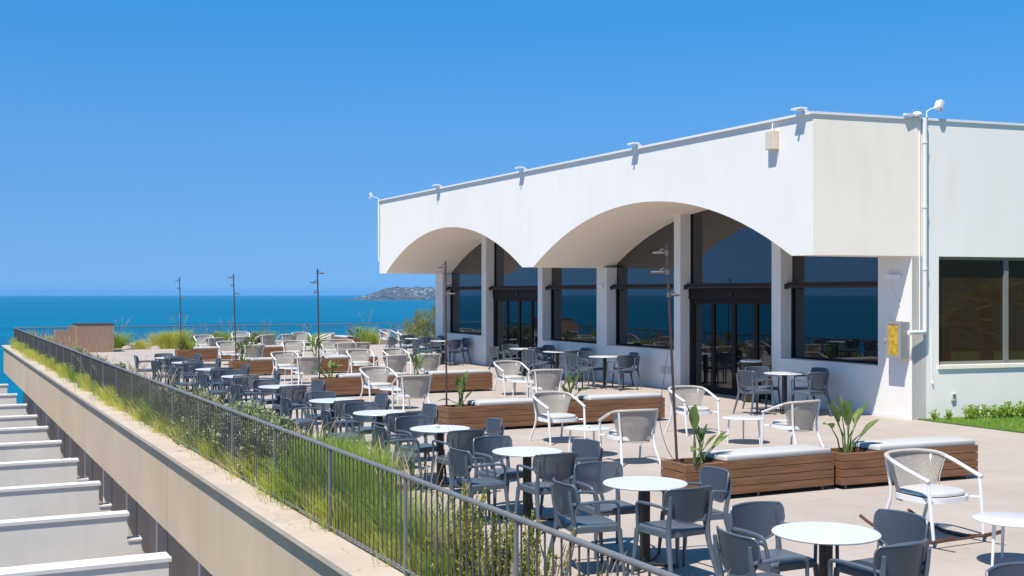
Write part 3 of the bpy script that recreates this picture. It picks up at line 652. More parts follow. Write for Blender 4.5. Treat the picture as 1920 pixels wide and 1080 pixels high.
# ------------------------------------------------------------------ dining chair and table
def rr(w, d, r, n=5, cx=0, cy=0):
    p = []
    for (sx, sy, a0) in ((1,1,0),(-1,1,90),(-1,-1,180),(1,-1,270)):
        for k in range(n+1):
            a = R(a0+90*k/n); p.append((cx+sx*(w/2-r)+r*math.cos(a), cy+sy*(d/2-r)+r*math.sin(a)))
    return p
def curve(pts, n=6):
    P = [Vector(p) for p in pts]; P = [P[0]*2-P[1]] + P + [P[-1]*2-P[-2]]; out = []
    for i in range(1, len(P)-2):
        for k in range(n):
            t = k/n; a,b,c,d = P[i-1],P[i],P[i+1],P[i+2]
            out.append(0.5*((2*b)+(c-a)*t+(2*a-5*b+4*c-d)*t*t+(3*b-a-3*c+d)*t**3))
    return out + [P[-2]]
def dining_chair():
    t = thing('dining_chair','', 'chair', (0,0,0), 0, 'charcoal plastic armchairs around the dining tables')
    MB().prism(rr(0.45,0.43,0.06,cy=0.02), 0.425, 0.452, 0.010).build('seat', M['plastic'], t, smooth=True)
    m = MB(); m.box(-0.215,0.215,0.205,0.23,0.39,0.43); m.box(-0.215,0.215,-0.20,-0.175,0.39,0.43)
    m.box(-0.225,-0.20,-0.19,0.22,0.39,0.43); m.box(0.20,0.225,-0.19,0.22,0.39,0.43)
    m.build('seat_frame', M['plastic'], t)
    NXB, NZB = 20, 12; th = 0.010; A = []; B = []
    for j in range(NZB+1):
        q = j/NZB; z = 0.535 + 0.275*q
        hw = 0.178 + 0.074*min(1,(q/0.55))**0.8
        if q < 0.25: hw *= 0.66 + 0.34*math.sin(q/0.25*math.pi/2)
        if q > 0.80: hw *= 1 - 0.085*((q-0.80)/0.20)**2.5
        for i in range(NXB+1):
            x = -1 + 2*i/NXB; X = x*hw; Y = -0.235 - 0.045*q + 0.075*(X/0.245)**2
            zz = z - (0.006*x*x*q if q > 0.5 else 0) - 0.02*(1-q)*(1-x*x)
            A.append((X,Y,zz)); B.append((X,Y-th,zz))
    W = NXB+1; nA = len(A); fs = []
    for j in range(NZB):
        for i in range(NXB):
            a = j*W+i; fs.append((a,a+1,a+W+1,a+W)); fs.append((nA+a+W,nA+a+W+1,nA+a+1,nA+a))
    edge = [i for i in range(W)] + [j*W+NXB for j in range(1,NZB+1)] + [NZB*W+i for i in range(NXB-1,-1,-1)] + [j*W for j in range(NZB-1,0,-1)]
    for a,b in zip(edge, edge[1:]+edge[:1]): fs.append((b,a,nA+a,nA+b))
    MB().add(A+B, fs).build('backrest', M['perf'], t, smooth=True)
    m = MB(); m.tube([Vector(A[i])+Vector((0,-th/2,0)) for i in edge]+[Vector(A[edge[0]])+Vector((0,-th/2,0))], 0.009, 6, caps=False)
    m.build('backrest_rim', M['plastic'], t, smooth=True)
    for s in (-1,1):
        MB().tube(curve([(s*0.255,-0.30,0),(s*0.225,-0.235,0.25),(s*0.212,-0.20,0.43),(s*0.218,-0.228,0.62),(s*0.222,-0.245,0.75)],4),
                  [v_*1.18 for v_ in [0.013,.0145,.016,.0175,.019,.020,.021,.022,.022,.02,.019,.018,.017,.016,.015,.014,.013]], 7).build('leg', M['plastic'], t, smooth=True)
        MB().tube([(s*0.25,0.25,0),(s*0.222,0.215,0.41)],[0.0145,0.024],7).build('leg', M['plastic'], t, smooth=True)
        MB().tube(curve([(s*0.222,0.212,0.41),(s*0.232,0.205,0.55),(s*0.248,0.185,0.635),(s*0.256,0.11,0.655),(s*0.25,-0.05,0.655),(s*0.225,-0.225,0.64)],4),
                  0.0140, 7, flat=1.0).build('armrest', M['plastic'], t, smooth=True)
    return t
CH = Kind(dining_chair())
def dining_table():
    t = thing('dining_table','', 'table', (0,0,0), 0, 'round white dining tables')
    MB().lathe([(0.30,0.722),(0.372,0.724),(0.38,0.730),(0.381,0.736),(0.377,0.741)],56).build('tabletop', M['table_white'], t, smooth=True)
    MB().box(-0.036,0.036,-0.036,0.036,0.03,0.712).build('pedestal', M['black_metal'], t, bevel=0.006)
    m = MB()
    for a in (45,135): m.obox((0,0,0.018+0.0007*a/45),(0.60,0.06,0.022), Matrix.Rotation(R(a),3,'Z'))
    m.build('base', M['black_metal'], t, bevel=0.004)
    MB().box(-0.14,0.14,-0.14,0.14,0.712,0.722).build('top_plate', M['black_metal'], t)
    return t
TB = Kind(dining_table())
rc = random.Random(21)
SIDES = [(0,1,'far sea side'),(0,-1,'near side'),(-1,0,'railing side'),(1,0,'building side')]
def dining_set(v, u, lab, row, gap=0.56, sc=1.0):
    TB.put((v,u,0), rc.uniform(-.1,.1), 'round white pedestal table, %s' % lab, group='round white dining tables '+row, scale=sc)
    for (dx,dy,sn) in SIDES:
        g = gap + rc.uniform(-0.05,0.07); j = rc.uniform(-0.05,0.05)
        rz = math.atan2(-dy,-dx) - math.pi/2 + rc.uniform(-0.16,0.16)
        x, y = v+dx*g+dy*j, u+dy*g+dx*j
        if x > 16.70: x = 16.70
        CH.put((x,y,0), rz, 'charcoal armchair, %s of the %s' % (sn, lab.replace('in the','table in the',1)), group='charcoal armchairs '+row, scale=sc)
TU = [6.5, 8.93, 11.3, 13.7, 15.9, 18.05, 21.2, 24.2, 26.75, 29.6, 32.0]
for i,u in enumerate(TU): dining_set(5.78 if i==0 else 5.83 if i==1 else 5.86, u, '%snearest in the railing row' % (ORD[i]+' ' if i else ''), 'along the railing')
CH.put((5.85, 4.72,0), math.pi+0.05, 'charcoal armchair cut off by the bottom right corner of the picture', group='charcoal armchairs along the railing')
WU = [(15.8,19.0),(15.8,26.1),(15.95,28.9),(15.9,30.9),(16.0,37.2),(16.0,39.6)]
for i,(v,u) in enumerate(WU): dining_set(v, u, '%snearest in the shaded wall row' % (ORD[i]+' ' if i else ''), 'by the building wall', gap=0.70, sc=1.10)
bn = thing('waste_bin', 'dark round waste bin with light rim beside the glass door', 'bin', (16.72,21.25,0))
MB().lathe([(0.20,0),(0.21,0.02),(0.235,0.88),(0.235,0.9)],28).build('body', M['black_metal'], bn, smooth=True)
MB().lathe([(0.18,0.902),(0.245,0.902),(0.245,0.935),(0.18,0.945)],28).build('rim', M['white_plastic'], bn, smooth=True)

# ------------------------------------------------------------------ rope lounge chair
def rope_chair(name='lounge_chair', rocker=False, wide=0.0):
    t = thing(name,'', 'sofa' if wide else 'chair', (0,0,0), 0, 'white rope lounge chairs')
    dz = 0.06 if rocker else 0
    e = wide
    half = [(0.30+e,0.27,0.60),(0.315+e,0.08,0.675),(0.318+e,-0.08,0.74),(0.29+e,-0.20,0.785),(0.20+e,-0.285,0.80),(0.08+e,-0.315,0.805)]
    rail = half + [(-x,y,z) for x,y,z in reversed(half)]
    rc_ = curve(rail, 6)
    T = lambda p: (p[0],p[1],p[2]+dz)
    MB().tube([T(p) for p in rc_], 0.019, 10).build('arm_rail', M['white_metal'], t, smooth=True)
    for s in (-1,1):
        MB().tube([T((s*(0.285+e),0.30,0)), T((s*(0.2925+e),0.27,0.38)), T((s*(0.298+e),0.25,0.60))],[0.013,0.018,0.015],8).build('leg', M['white_metal'], t, smooth=True)
        MB().tube(curve([T((s*(0.265+e),-0.34,0)), T((s*(0.225+e),-0.225,0.36)), T((s*(0.262+e),-0.242,0.79))],4),0.0155,8).build('leg', M['white_metal'], t, smooth=True)
    ring = rr(0.52+2*e,0.50,0.17,7,cy=0.01)
    m = MB(); n_ = len(ring)
    for s in (-1,1): m.tube([(s*(0.24+e),0.20,0.39+dz),(s*(0.29+e),0.268,0.39+dz)],0.013,6)
    inner = rr(0.46+2*e,0.44,0.15,7,cy=0.01)
    vs = [(x,y,0.36+dz) for x,y in ring]+[(x,y,0.415+dz) for x,y in ring]+[(x,y,0.415+dz) for x,y in inner]+[(x,y,0.36+dz) for x,y in inner]
    m.add(vs, [(a*n_+i, a*n_+(i+1)%n_, ((a+1)%4)*n_+(i+1)%n_, ((a+1)%4)*n_+i) for a in range(4) for i in range(n_)])
    m.prism(inner, 0.385+dz, 0.40+dz)
    m.build('seat_frame', M['white_metal'], t, smooth=True)
    if wide: 
        for s in (-1,1): MB().prism(rr(0.24+e,0.44,0.06,4,cx=s*(0.125+e/2),cy=0.015),0.417,0.475,0.02).build('seat_cushion', M['seat_cushion'], t, smooth=True)
    else: MB().prism(rr(0.475,0.455,0.16,7,cy=0.015), 0.417+dz, 0.465+dz, 0.02).build('seat_cushion', M['seat_cushion'], t, smooth=True)
    # cords from the rail down to the seat frame
    seg = [p for p in rc_ if p.y < -0.12]
    L = [0]
    for a,b in zip(seg, seg[1:]): L.append(L[-1]+(b-a).length)
    def at(q):
        s = q*L[-1]
        for k in range(len(seg)-1):
            if L[k+1] >= s: return seg[k].lerp(seg[k+1], (s-L[k])/(L[k+1]-L[k]+1e-9))
        return seg[-1]
    N = 58 + int(wide*90); m = MB()
    for k in range(N+1):
        q = k/N; p = at(q); x = (0.262+e)*math.cos(math.pi*q) if not wide else (0.262+e)*(1-2*q)
        ang = math.pi*q
        bx = (0.205+e)*(1-2*q)*1.0; by = -0.12 - 0.135*math.sin(ang)**0.6
        mid = Vector(((p.x+bx)/2, (p.y+by)/2-0.012, 0.575))
        m.tube([T(p), T(mid), T((bx, by, 0.335))], 0.0056, 4, caps=False)
    m.tube([T(v_) for v_ in curve([(0.205+e,-0.12,0.335),(0.15+e,-0.225,0.335),(0,-0.258,0.335),(-0.15-e,-0.225,0.335),(-0.205-e,-0.12,0.335)],6)], 0.010, 6)
    m.tube([T(p) for p in seg], 0.0215, 8)
    m.build('rope_back', M['rope'], t, smooth=True)
    if rocker:
        for s in (-1,1):
            pts = [(s*0.285, y, 0.15*(abs(y)/0.52)**2.0+0.016) for y in [-0.52+1.02*k/14 for k in range(15)]]
            pts = [(x,y,z+0.0) for x,y,z in pts]
            MB().tube(pts, 0.016, 6, flat=1.2).build('rocker', M['rocker_wood'], t, smooth=True)
        m = MB(); m.tube([(-0.285,0.32,0.07),(0.285,0.32,0.07)],0.012,6); m.tube([(-0.285,-0.34,0.08),(0.285,-0.34,0.08)],0.012,6)
        m.build('stretcher', M['rocker_wood'], t, smooth=True)
    return t
LC = Kind(rope_chair())
FN, FF, FL, FRt = 0, math.pi, math.pi/2, -math.pi/2     # facing +u (far), -u (camera), -v, +v
lounge = [
 (9.15,14.42,FN-.12,'white rope armchair with its back to the camera behind the left front bench'),
 (9.35,16.95,FF+.03,'white rope armchair facing the camera in front of the second row left bench'),
 (12.15,14.42,FN+.12,'white rope armchair with its back to the camera behind the right front bench'),
 (12.05,16.95,FF-.05,'white rope armchair facing the camera left of the pole and front plant'),
 (8.95,22.35,FN-.1,'white rope armchair back view above the second row left planter'),
 (9.05,24.65,FF+.05,'white rope armchair facing the camera at the left end of the third row bench'),
 (12.25,22.75,FN-.25,'white rope armchair back view behind the second row right plant'),
 (12.7,25.35,FF,'white rope armchair facing the camera at the right end of the third row bench'),
 (9.0,29.9,FN-.1,'white rope armchair back view behind the third row pole'),
 (9.1,32.3,FF,'white rope armchair facing the camera before the fourth row left bench'),
 (11.35,29.8,FN+.1,'white rope armchair back view, left of the pair above the third row bench'),
 (12.4,29.9,FN-.15,'white rope armchair back view behind the third row right plant'),
 (11.45,32.7,FF-.1,'white rope armchair facing the camera left of the back-view pair'),
 (12.6,32.8,FF+.1,'white rope armchair facing the camera behind the back-view pair'),
 (9.5,37.6,FN,'white rope armchair back view just right of the fourth row pole'),
 (9.35,40.3,FF,'white rope armchair facing the camera just left of the fourth row pole'),
 (11.5,39.8,FF-.2,'white rope armchair facing the camera between the fourth and fifth row benches'),
 (9.75,44.4,FN+.2,'white rope armchair back view above the left fifth row bench cushion'),
 (9.9,46.7,FF,'leftmost white rope armchair facing the camera over the fifth row bench'),
 (10.8,44.8,FN,'white rope armchair back view next to the leftmost armchair'),
 (12.1,49.8,FF-.2,'white rope armchair facing the camera in front of the grass clump'),
 (12.3,46.6,FN+.3,'white rope armchair turned left among the far group'),
 (13.3,46.9,FN,'white rope armchair back view in the middle of the far group'),
 (14.3,48.3,FF,'white rope armchair facing the camera at the back of the far group'),
 (14.9,46.9,FL,'white rope armchair in side view facing left against the sea'),
 (19.0,50.4,FF+.5,'white rope armchair left of the olive bush'),
 (19.3,48.9,FF,'white rope armchair half hidden beside the olive bush'),
]
for v,u,rz,lb in lounge: LC.put((v,u,0), rz, lb, scale=(1.15,1.14,0.98))
rk = rope_chair('rocking_chair', rocker=True); rk.location = (9.0,8.6,0); rk.rotation_euler = (0,0,math.pi+0.02)
rk.scale = (1.2,1.18,0.96)
rk['label'] = 'white rope rocking chair on dark wooden rockers in the right foreground'; del rk['group']
sf = rope_chair('rope_sofa', wide=0.28); sf.location = (12.95,37.9,0); sf.rotation_euler = (0,0,0.0)
sf.scale = (1.05,1.14,0.98)
sf['label'] = 'two-seat taupe rope sofa seen from behind right of the third row pole'; sf['group'] = 'rope sofas'
sf2 = dup(sf, (13.15,40.0,0), math.pi, 'two-seat rope sofa facing the camera behind the back-view sofa')

def low_table():
    t = thing('low_table','', 'table', (0,0,0), 0, 'low round white side tables')
    MB().lathe([(0.30,0.405),(0.352,0.407),(0.358,0.412),(0.358,0.417),(0.354,0.420)],48).build('tabletop', M['table_white'], t, smooth=True)
    for k in range(3):
        a = R(30+120*k); MB().tube([(0.30*math.cos(a),0.30*math.sin(a),0),(0.27*math.cos(a),0.27*math.sin(a),0.406)],[0.011,0.018],8).build('leg', M['white_metal'], t, smooth=True)
    return t
LT = Kind(low_table())
for v,u,rz,lb in [(8.78,7.40,.55,'low round white table cut by the right edge beside the rocking chair'),(9.0,15.35,.2,'low white table between the two left armchairs behind the front bench'),
 (12.0,15.45,.4,'low white table between the two right armchairs behind the front bench'),(9.0,23.4,.9,'low white table above the second row left planter'),
 (12.45,24.1,.3,'low white table between the armchairs above the second row right plant'),(9.05,31.1,.3,'low white table between the armchairs behind the third row pole'),
 (11.9,31.3,.1,'low white table between the four armchairs behind the third row bench'),(9.45,38.95,.5,'low white table between the armchairs beside the fourth row pole'),(11.9,48.1,.2,'low white table in the middle of the far armchair group')]:
    LT.put((v,u,0), rz, lb)

def ashtray(loc, label):
    t = thing('ashtray', label, 'ashtray', loc, 0, 'small ashtrays on the tables')
    MB().lathe([(0.035,0),(0.05,0.004),(0.055,0.03),(0.048,0.032),(0.040,0.010),(0.005,0.008)],20).build('bowl', M['white_plastic'], t, smooth=True)
ashtray((5.83,13.78,0.741), 'small white ashtray on the fourth nearest dining table')
ashtray((8.95,15.30,0.42), 'small white ashtray on the low table between the two left armchairs')

# ------------------------------------------------------------------ planter benches
def planter():
    t = thing('planter_bench','', 'planter bench', (0,0,0), 0, 'timber planter benches with white cushions')
    L, Dp, H = 2.24, 0.52, 0.45
    m = MB(); n_ = 4; ph_ = (H-0.05)/n_
    for k in range(n_):
        z0 = 0.05+k*ph_+0.004; z1 = 0.05+(k+1)*ph_-0.004
        m.box(0,L,0,0.022,z0,z1); m.box(0,L,Dp-0.022,Dp,z0,z1); m.box(0,0.022,0.0225,Dp-0.0225,z0,z1); m.box(L-0.022,L,0.0225,Dp-0.0225,z0,z1)
    m.build('side_boards', M['wood'], t, bevel=0.003)
    MB().box(0.024,L-0.024,0.024,Dp-0.024,0.055,0.37).build('liner', M['black_metal'], t)
    m = MB(); m.box(0.0225,0.06,0.0225,Dp-0.0225,0.40,0.447); m.box(0.06,0.56,0.0225,0.05,0.40,0.447); m.box(0.06,0.56,Dp-0.05,Dp-0.0225,0.40,0.447); m.box(0.56,L-0.0225,0.0225,Dp-0.0225,0.40,0.447)
    m.build('rim', M['wood'], t)
    m = MB(); r = random.Random(5); G = 14
    vs = [(0.06+0.5*i/G, 0.05+0.42*j/G, 0.40+r.uniform(0,0.025)) for i in range(G+1) for j in range(G+1)]
    m.add(vs, [(i*(G+1)+j,(i+1)*(G+1)+j,(i+1)*(G+1)+j+1,i*(G+1)+j+1) for i in range(G) for j in range(G)])
    m.build('soil', M['soil'], t)
    MB().prism(rr(1.64,0.51,0.035,4,cx=0.575+0.82,cy=0.26), 0.452, 0.515, 0.018).build('cushion', M['cushion'], t, smooth=True)
    for x in (0.1,1.1,2.1):
        for y in (0.06,Dp-0.06): MB().lathe([(0.015,0),(0.02,0.004),(0.012,0.05)],10,(x,y,0)).build('foot', M['grey_frame'], t, smooth=True)
    return t
PB = Kind(planter())
rows = [('front row',11.3,7.94,0),('second row',18.85,8.22,0),('third row',26.55,8.25,0),('fourth row',34.55,8.15,0),('fifth row',42.6,8.1,0)]
cells = []
for i,(rn,u,v0,_) in enumerate(rows):
    for k in range(2):
        v = v0 + k*2.30; rz = R(-3.0) if (i==0 and k==1) else 0; uu = u-0.08 if (i==0 and k==1) else u
        PB.put((v,uu,0), rz, 'brown timber planter bench with white cushion, %s unit of the %s' % (['left','right'][k], rn), group='planter benches, '+rn)
        cells.append((v+0.30, uu+0.26, rn, ['left','right'][k]))
PB.put((17.5,49.9,0), R(95), 'brown timber planter bench standing alone end-on near the far railing')
cells.append((17.3,50.2,'far lone bench','single'))

# ------------------------------------------------------------------ strelitzia plants in the planter cells
def paddle(m, ms, base, az, lean, hs, L, W, droop):
    """one stalk (into ms) with a folded paddle blade (into m)"""
    d = Vector((math.cos(az),math.sin(az),0)); p0 = Vector(base)
    p1 = p0 + d*lean*0.35 + Vector((0,0,hs*0.6)); p2 = p0 + d*lean + Vector((0,0,hs))
    ms.tube([p0,p1,p2],[0.011,0.009,0.006],6)
    t = (p2-p1).normalized(); side = t.cross(Vector((0,0,1)))
    side = side.normalized() if side.length > 0.01 else Vector((1,0,0))
    nrm = side.cross(t).normalized(); N = 9; vs = []
    for k in range(N+1):
        f = k/N; c = p2 + t*L*f + (d*0.5 - Vector((0,0,1)))*droop*f*f*L
        wd_ = W*math.sin(math.pi*min(1,f*0.93+0.05))**0.75
        for s in (-1,-0.5,0,0.5,1): vs.append(c + side*s*wd_ + nrm*(abs(s)**1.3)*wd_*0.55)
    m.add(vs, [(k*5+j,k*5+j+1,(k+1)*5+j+1,(k+1)*5+j) for k in range(N) for j in range(4)])
def strelitzia(loc, seed, label, hh=0.8, n=8, rz=0):
    t = thing('paddle_leaf_plant', label, 'plant', loc, rz, 'paddle-leaf plants in the planter benches'); r = random.Random(seed)
    m = MB(); ms = MB()
    for k in range(n):
        az = (0 if k%2 else math.pi) + r.uniform(-0.7,0.7); q = r.random()
        ln = r.uniform(0.02,0.17)*hh/0.8*(1.7 if k in (2,5) else 1); hs = hh*r.uniform(0.22,0.60)*(1-ln*0.5)
        paddle(m, ms, (r.uniform(-.07,.07),r.uniform(-.05,.05),-0.02), az, ln, hs, r.uniform(0.20,0.34)*hh/0.8, r.uniform(0.045,0.07), r.uniform(0,0.5) if ln > .15 else 0)
    ms.build('stalks', M['g_strel'], t, smooth=True); m.build('leaves', M['g_strel'], t, smooth=True)
for i,(v,u,rn,sd_) in enumerate(cells):
    if rn == 'fifth row' and sd_ == 'left': continue
    hh = [0.80,0.86,0.72,0.66,0.66,0.78,0.74,0.74,0.6,0.6,0.8][i]
    strelitzia((v+(0.06 if sd_=='left' else 0), u, 0.41), 40+i, 'green paddle-leaf plant growing in the %s planter of the %s' % (sd_, rn) if sd_ != 'single' else 'green paddle-leaf plant in the lone far planter bench', hh, 10)

# ------------------------------------------------------------------ lamp poles
def lamp_pole(loc, label, top, lean, spots, cable=False):
    t = thing('lamp_pole', label, 'lamp pole', loc, 0, 'slim spotlight poles in the planters')
    d = Vector((-c26, s26, 0))                   # leaning slightly to the left as photographed
    h = top-loc[2]
    def P(z): 
        f = z/h; return d*lean*f + Vector((0,0,z))
    MB().tube([P(h*k/8) for k in range(9)], 0.0165, 8).build('pole', M['pole'], t, smooth=True)
    MB().lathe([(0.05,0),(0.05,0.02),(0.022,0.03)],12).build('collar', M['pole'], t)
    for z, sx, L in spots:
        q = P(z-loc[2]); a = Vector((c26,-s26,0))*sx
        st = MB().tube([q, q+a*0.05+Vector((0,0,0.05)), q+a*0.09+Vector((0,0,0.02))],0.007,5).build('spotlight', M['spot'], t, smooth=True)
        MB().tube([q+a*0.03, q+a*0.05, q+a*(L-0.02), q+a*L],[0.012,0.018,0.018,0.010],8).build('lamp_housing', M['spot'], st, smooth=True)
        MB().tube([q+Vector((0,0,-0.03)), q+Vector((0,0,0.03))],0.024,8).build('clamp', M['spot'], st, smooth=True)
    if cable:
        MB().tube(curve([P(h*0.55)+Vector((-0.03,0,0)), P(h*0.4)+Vector((-0.12,0,0)), P(h*0.22)+Vector((-0.22,0,0)), P(h*0.08)+Vector((-0.14,0,0)), P(0)+Vector((-0.02,0,0.02))],5),0.004,5).build('cable', M['pole'], t)
lamp_pole((8.06,11.65,0.41), 'tall slim brown pole with three spotlights rising from the front planter', 3.04, 0.13, [(2.93,-1,.17),(2.70,-1,.20),(2.43,1,.13)], True)
lamp_pole((8.34,19.2,0.41), 'slim brown spotlight pole in the second row planter', 3.02, 0.02, [(2.92,-1,.15),(2.62,1,.11),(2.44,1,.17)])
lamp_pole((8.42,26.95,0.41), 'slim spotlight pole in the third row planter against the sea', 3.03, 0.05, [(2.93,1,.16),(2.71,-1,.18),(2.47,-1,.10)])
lamp_pole((8.35,34.95,0.41), 'slim spotlight pole in the fourth row planter against the sea', 3.03, 0.08, [(2.92,-1,.17),(2.68,-1,.10),(2.44,1,.18)])
lamp_pole((8.3,43.0,0.41), 'leftmost and farthest slim spotlight pole in the fifth row planter', 3.03, 0.06, [(2.90,-1,.17),(2.62,-1,.10),(2.28,1,.18)])

# ------------------------------------------------------------------ grasses and shrubs
def grass_mesh(seed, n, h, spread, lean, wid, plume=0):
    r = random.Random(seed); m = MB(); pl = MB()
    for k in range(n):
        a = r.uniform(0,6.283); rad = abs(r.gauss(0,0.35))*spread; hh = h*r.uniform(0.55,1.05); l = lean*hh*r.uniform(0.2,1.1)
        az = a + r.uniform(-.6,.6); d = Vector((math.cos(az),math.sin(az),0)); b = Vector((math.cos(a)*rad,math.sin(a)*rad,0))
        pa = r.uniform(0,3.14); sd_ = Vector((math.cos(pa),math.sin(pa),0))*wid
        p = [b + d*l*f**2.0 + Vector((0,0,hh*(f-0.28*lean*f*f*f))) for f in (0,0.4,0.75,1)]
        m.add([p[0]-sd_,p[0]+sd_,p[1]-sd_*.8,p[1]+sd_*.8,p[2]-sd_*.5,p[2]+sd_*.5,p[3]],[(0,1,3,2),(2,3,5,4),(4,5,6)])
    for k in range(plume):
        a = r.uniform(0,6.283); hh = h*r.uniform(1.1,1.5); l = lean*hh*r.uniform(0.3,0.7); d = Vector((math.cos(a),math.sin(a),0))
        p = [d*l*f*f + Vector((0,0,hh*f)) for f in (0,0.5,0.8,0.87,0.94,1)]
        pl.tube(p,[0.0012,0.0012,0.002,0.0055,0.0055,0.001],5)
    return m, pl
def grass_kind(name, label_cat, mt, group, **k):
    m, pl = grass_mesh(**k); t = thing(name,'',label_cat,(0,0,0),0,group)
    m.build('blades', mt, t)
    if pl.v: pl.build('seed_heads', M['plume'], t)
    return Kind(t)
G1 = grass_kind('grass_clump','grass clump',M['g_lush'],'grasses behind the railing',seed=1,n=900,h=1.05,spread=0.45,lean=0.35,wid=0.004)
G2 = grass_kind('grass_clump','grass clump',M['g_yellow'],'grasses behind the railing',seed=2,n=850,h=0.50,spread=0.42,lean=0.55,wid=0.0035)
G3 = grass_kind('grass_clump','grass clump',M['g_dry'],'grasses behind the railing',seed=3,n=420,h=0.58,spread=0.4,lean=0.45,wid=0.003,plume=14)
G4 = grass_kind('grass_clump','grass clump',M['g_lush'],'grasses behind the railing',seed=4,n=600,h=0.62,spread=0.45,lean=0.6,wid=0.0035,plume=8)
def shrub(name, mt, seed, n, h, spread, per, ll, up):
    r = random.Random(seed); t = thing(name,'','shrub',(0,0,0),0,'shrubs behind the railing'); m = MB(); st = MB()
    for k in range(n):
        a = r.uniform(0,6.283); rad = abs(r.gauss(0,0.5))*spread; hh = h*r.uniform(0.5,1.0)*(1-0.35*(rad/spread/1.3))
        e = Vector((math.cos(a)*rad,math.sin(a)*rad,hh)); b = Vector((math.cos(a)*rad*.25,math.sin(a)*rad*.25,0)); c = (b+e)/2 + Vector((math.cos(a)*rad*.15,math.sin(a)*rad*.15,0))
        st.tube([b,c,e],[0.005,0.004,0.002],3,caps=False)
        for q in range(per):
            f = r.uniform(0.15,1.0); p = b.lerp(c,f*2) if f < .5 else c.lerp(e,f*2-1)
            v = Vector((r.gauss(0,1),r.gauss(0,1),r.gauss(up,0.6))).normalized()*ll*r.uniform(.6,1.2)
            s_ = v.cross(Vector((r.gauss(0,1),r.gauss(0,1),r.gauss(0,1)))).normalized()*ll*0.13
            m.add([p-s_,p+s_,p+v*.6+s_*1.2,p+v,p+v*.6-s_*1.2],[(0,1,2,3,4)])
    st.build('stems', M['stalk'], t); m.build('foliage', mt, t); return Kind(t)
S1 = shrub('shrub', M['g_grey'], 5, 150, 0.85, 0.42, 34, 0.066, 0.9)
S2 = shrub('shrub', M['g_rose'], 6, 40, 1.02, 0.52, 95, 0.042, 1.6)
S3 = shrub('shrub', M['g_grey'], 7, 130, 0.55, 0.42, 26, 0.06, 0.9)
rv = random.Random(77)
names = {0:('tall lush green grass',G1),1:('low yellow-green grass',G2),2:('dry straw-coloured grass with seed heads',G3),3:('mid green arching grass',G4),
         4:('grey-green bushy shrub',S1),5:('upright rosemary-like shrub',S2),6:('low grey-green shrub',S3)}
cnt = {}
def plant(kind, v, u, sc=1.0, z=-0.28, where='behind the long railing, %s of its kind'):
    n_, kd = names[kind]; cnt[(kind,where)] = cnt.get((kind,where),-1)+1
    i = cnt[(kind,where)]; lab = n_ + ' ' + (where % ORD[min(i,35)] if '%s' in where else where)
    kd.put((v,u,z), rv.uniform(0,6.28), lab, scale=(sc*rv.uniform(.9,1.1), sc*rv.uniform(.9,1.1), sc*rv.uniform(.85,1.12)))
strip = [(2,4.62,5.1,1.25),(2,4.5,5.55,1.3),(2,4.66,5.95,1.2)]
u = 6.4
while u < 62:
    base = [(6.9,2),(7.5,2),(8.3,3),(8.6,5),(9.9,5),(10.6,2),(11.6,3),(12.4,5)]
    if u < 7.4: k = 2
    elif u < 8.4: k = rv.choice([2,5])
    elif u < 10.2: k = rv.choice([5,5,2,5])
    elif u < 11.6: k = rv.choice([2,5,5,3])
    elif u < 12.7: k = rv.choice([0,3])
    elif u < 14.6: k = 0
    elif u < 16.0: k = rv.choice([0,4,3])
    elif u < 19.5: k = 4
    elif u < 23: k = rv.choice([4,3,6])
    elif u < 30: k = rv.choice([3,4,1,6])
    else: k = rv.choice([4,3,1,3,4])
    sc = {0:1.05,1:1.3,2:1.05,3:1.25,4:1.12,5:0.95,6:1.2}[k]
    if 17.6 < u < 19.4: sc = 1.25
    if u > 23: sc *= 1.0
    strip.append((k, 4.52+rv.uniform(-.08,.1), u, sc)); u += rv.uniform(0.46,0.66) if u < 12.5 else rv.uniform(0.34,0.46) if u < 16 else rv.uniform(0.36,0.5) if u < 30 else rv.uniform(0.6,0.85)
u = 7.2
while u < 62:
    strip.append((1 if rv.random() < 0.85 else 3, 4.33+rv.uniform(-.04,.05), u, rv.uniform(0.6,0.85) if u < 12.5 else rv.uniform(0.85,1.2))); u += rv.uniform(0.6,0.9) if u < 12.5 else rv.uniform(0.40,0.6) if u < 25 else rv.uniform(0.8,1.2)
u = 23.0
while u < 62.5:
    strip.append((1 if rv.random() < 0.75 else 3, 4.17, u, rv.uniform(0.85,1.4))); u += rv.uniform(0.9,2.6)
strip.sort(key=lambda s: s[2])
for k,v,u_,sc in strip: plant(k, v, u_, sc)
# far bed
FW = 'in the far bed, %s of its kind'
for (px,py,k,sc) in [(60,642,1,1.6),(95,648,1,1.3),(135,660,4,1.2),(152,664,6,1.2),(165,668,4,0.9),(225,652,3,1.7),(262,654,1,1.1),(302,654,1,2.2),(322,654,1,2.4),(338,653,3,1.9),
     (362,650,6,1.2),(385,648,2,1.3),(405,648,6,1.5),(424,649,3,1.7),(455,647,2,1.4),(478,647,6,1.5),(500,646,3,1.5),(552,650,1,1.4),(575,648,3,1.4),(600,648,1,1.6),(655,646,2,1.2),(686,649,3,2.0),(697,648,1,1.6),(740,646,2,1.3)]:
    v, u_ = ground(px, py, -0.22)
    plant(k, v, min(u_, 62.0), sc, z=-0.24, where=FW)
# planter cell grass in the fifth row
plant(3, 8.55, 42.9, 0.8, z=0.40, where='sprouting from the left planter of the fifth row bench'); plant(5, 8.25, 42.82, 0.75, z=0.40, where='beside the farthest pole in the fifth row planter')
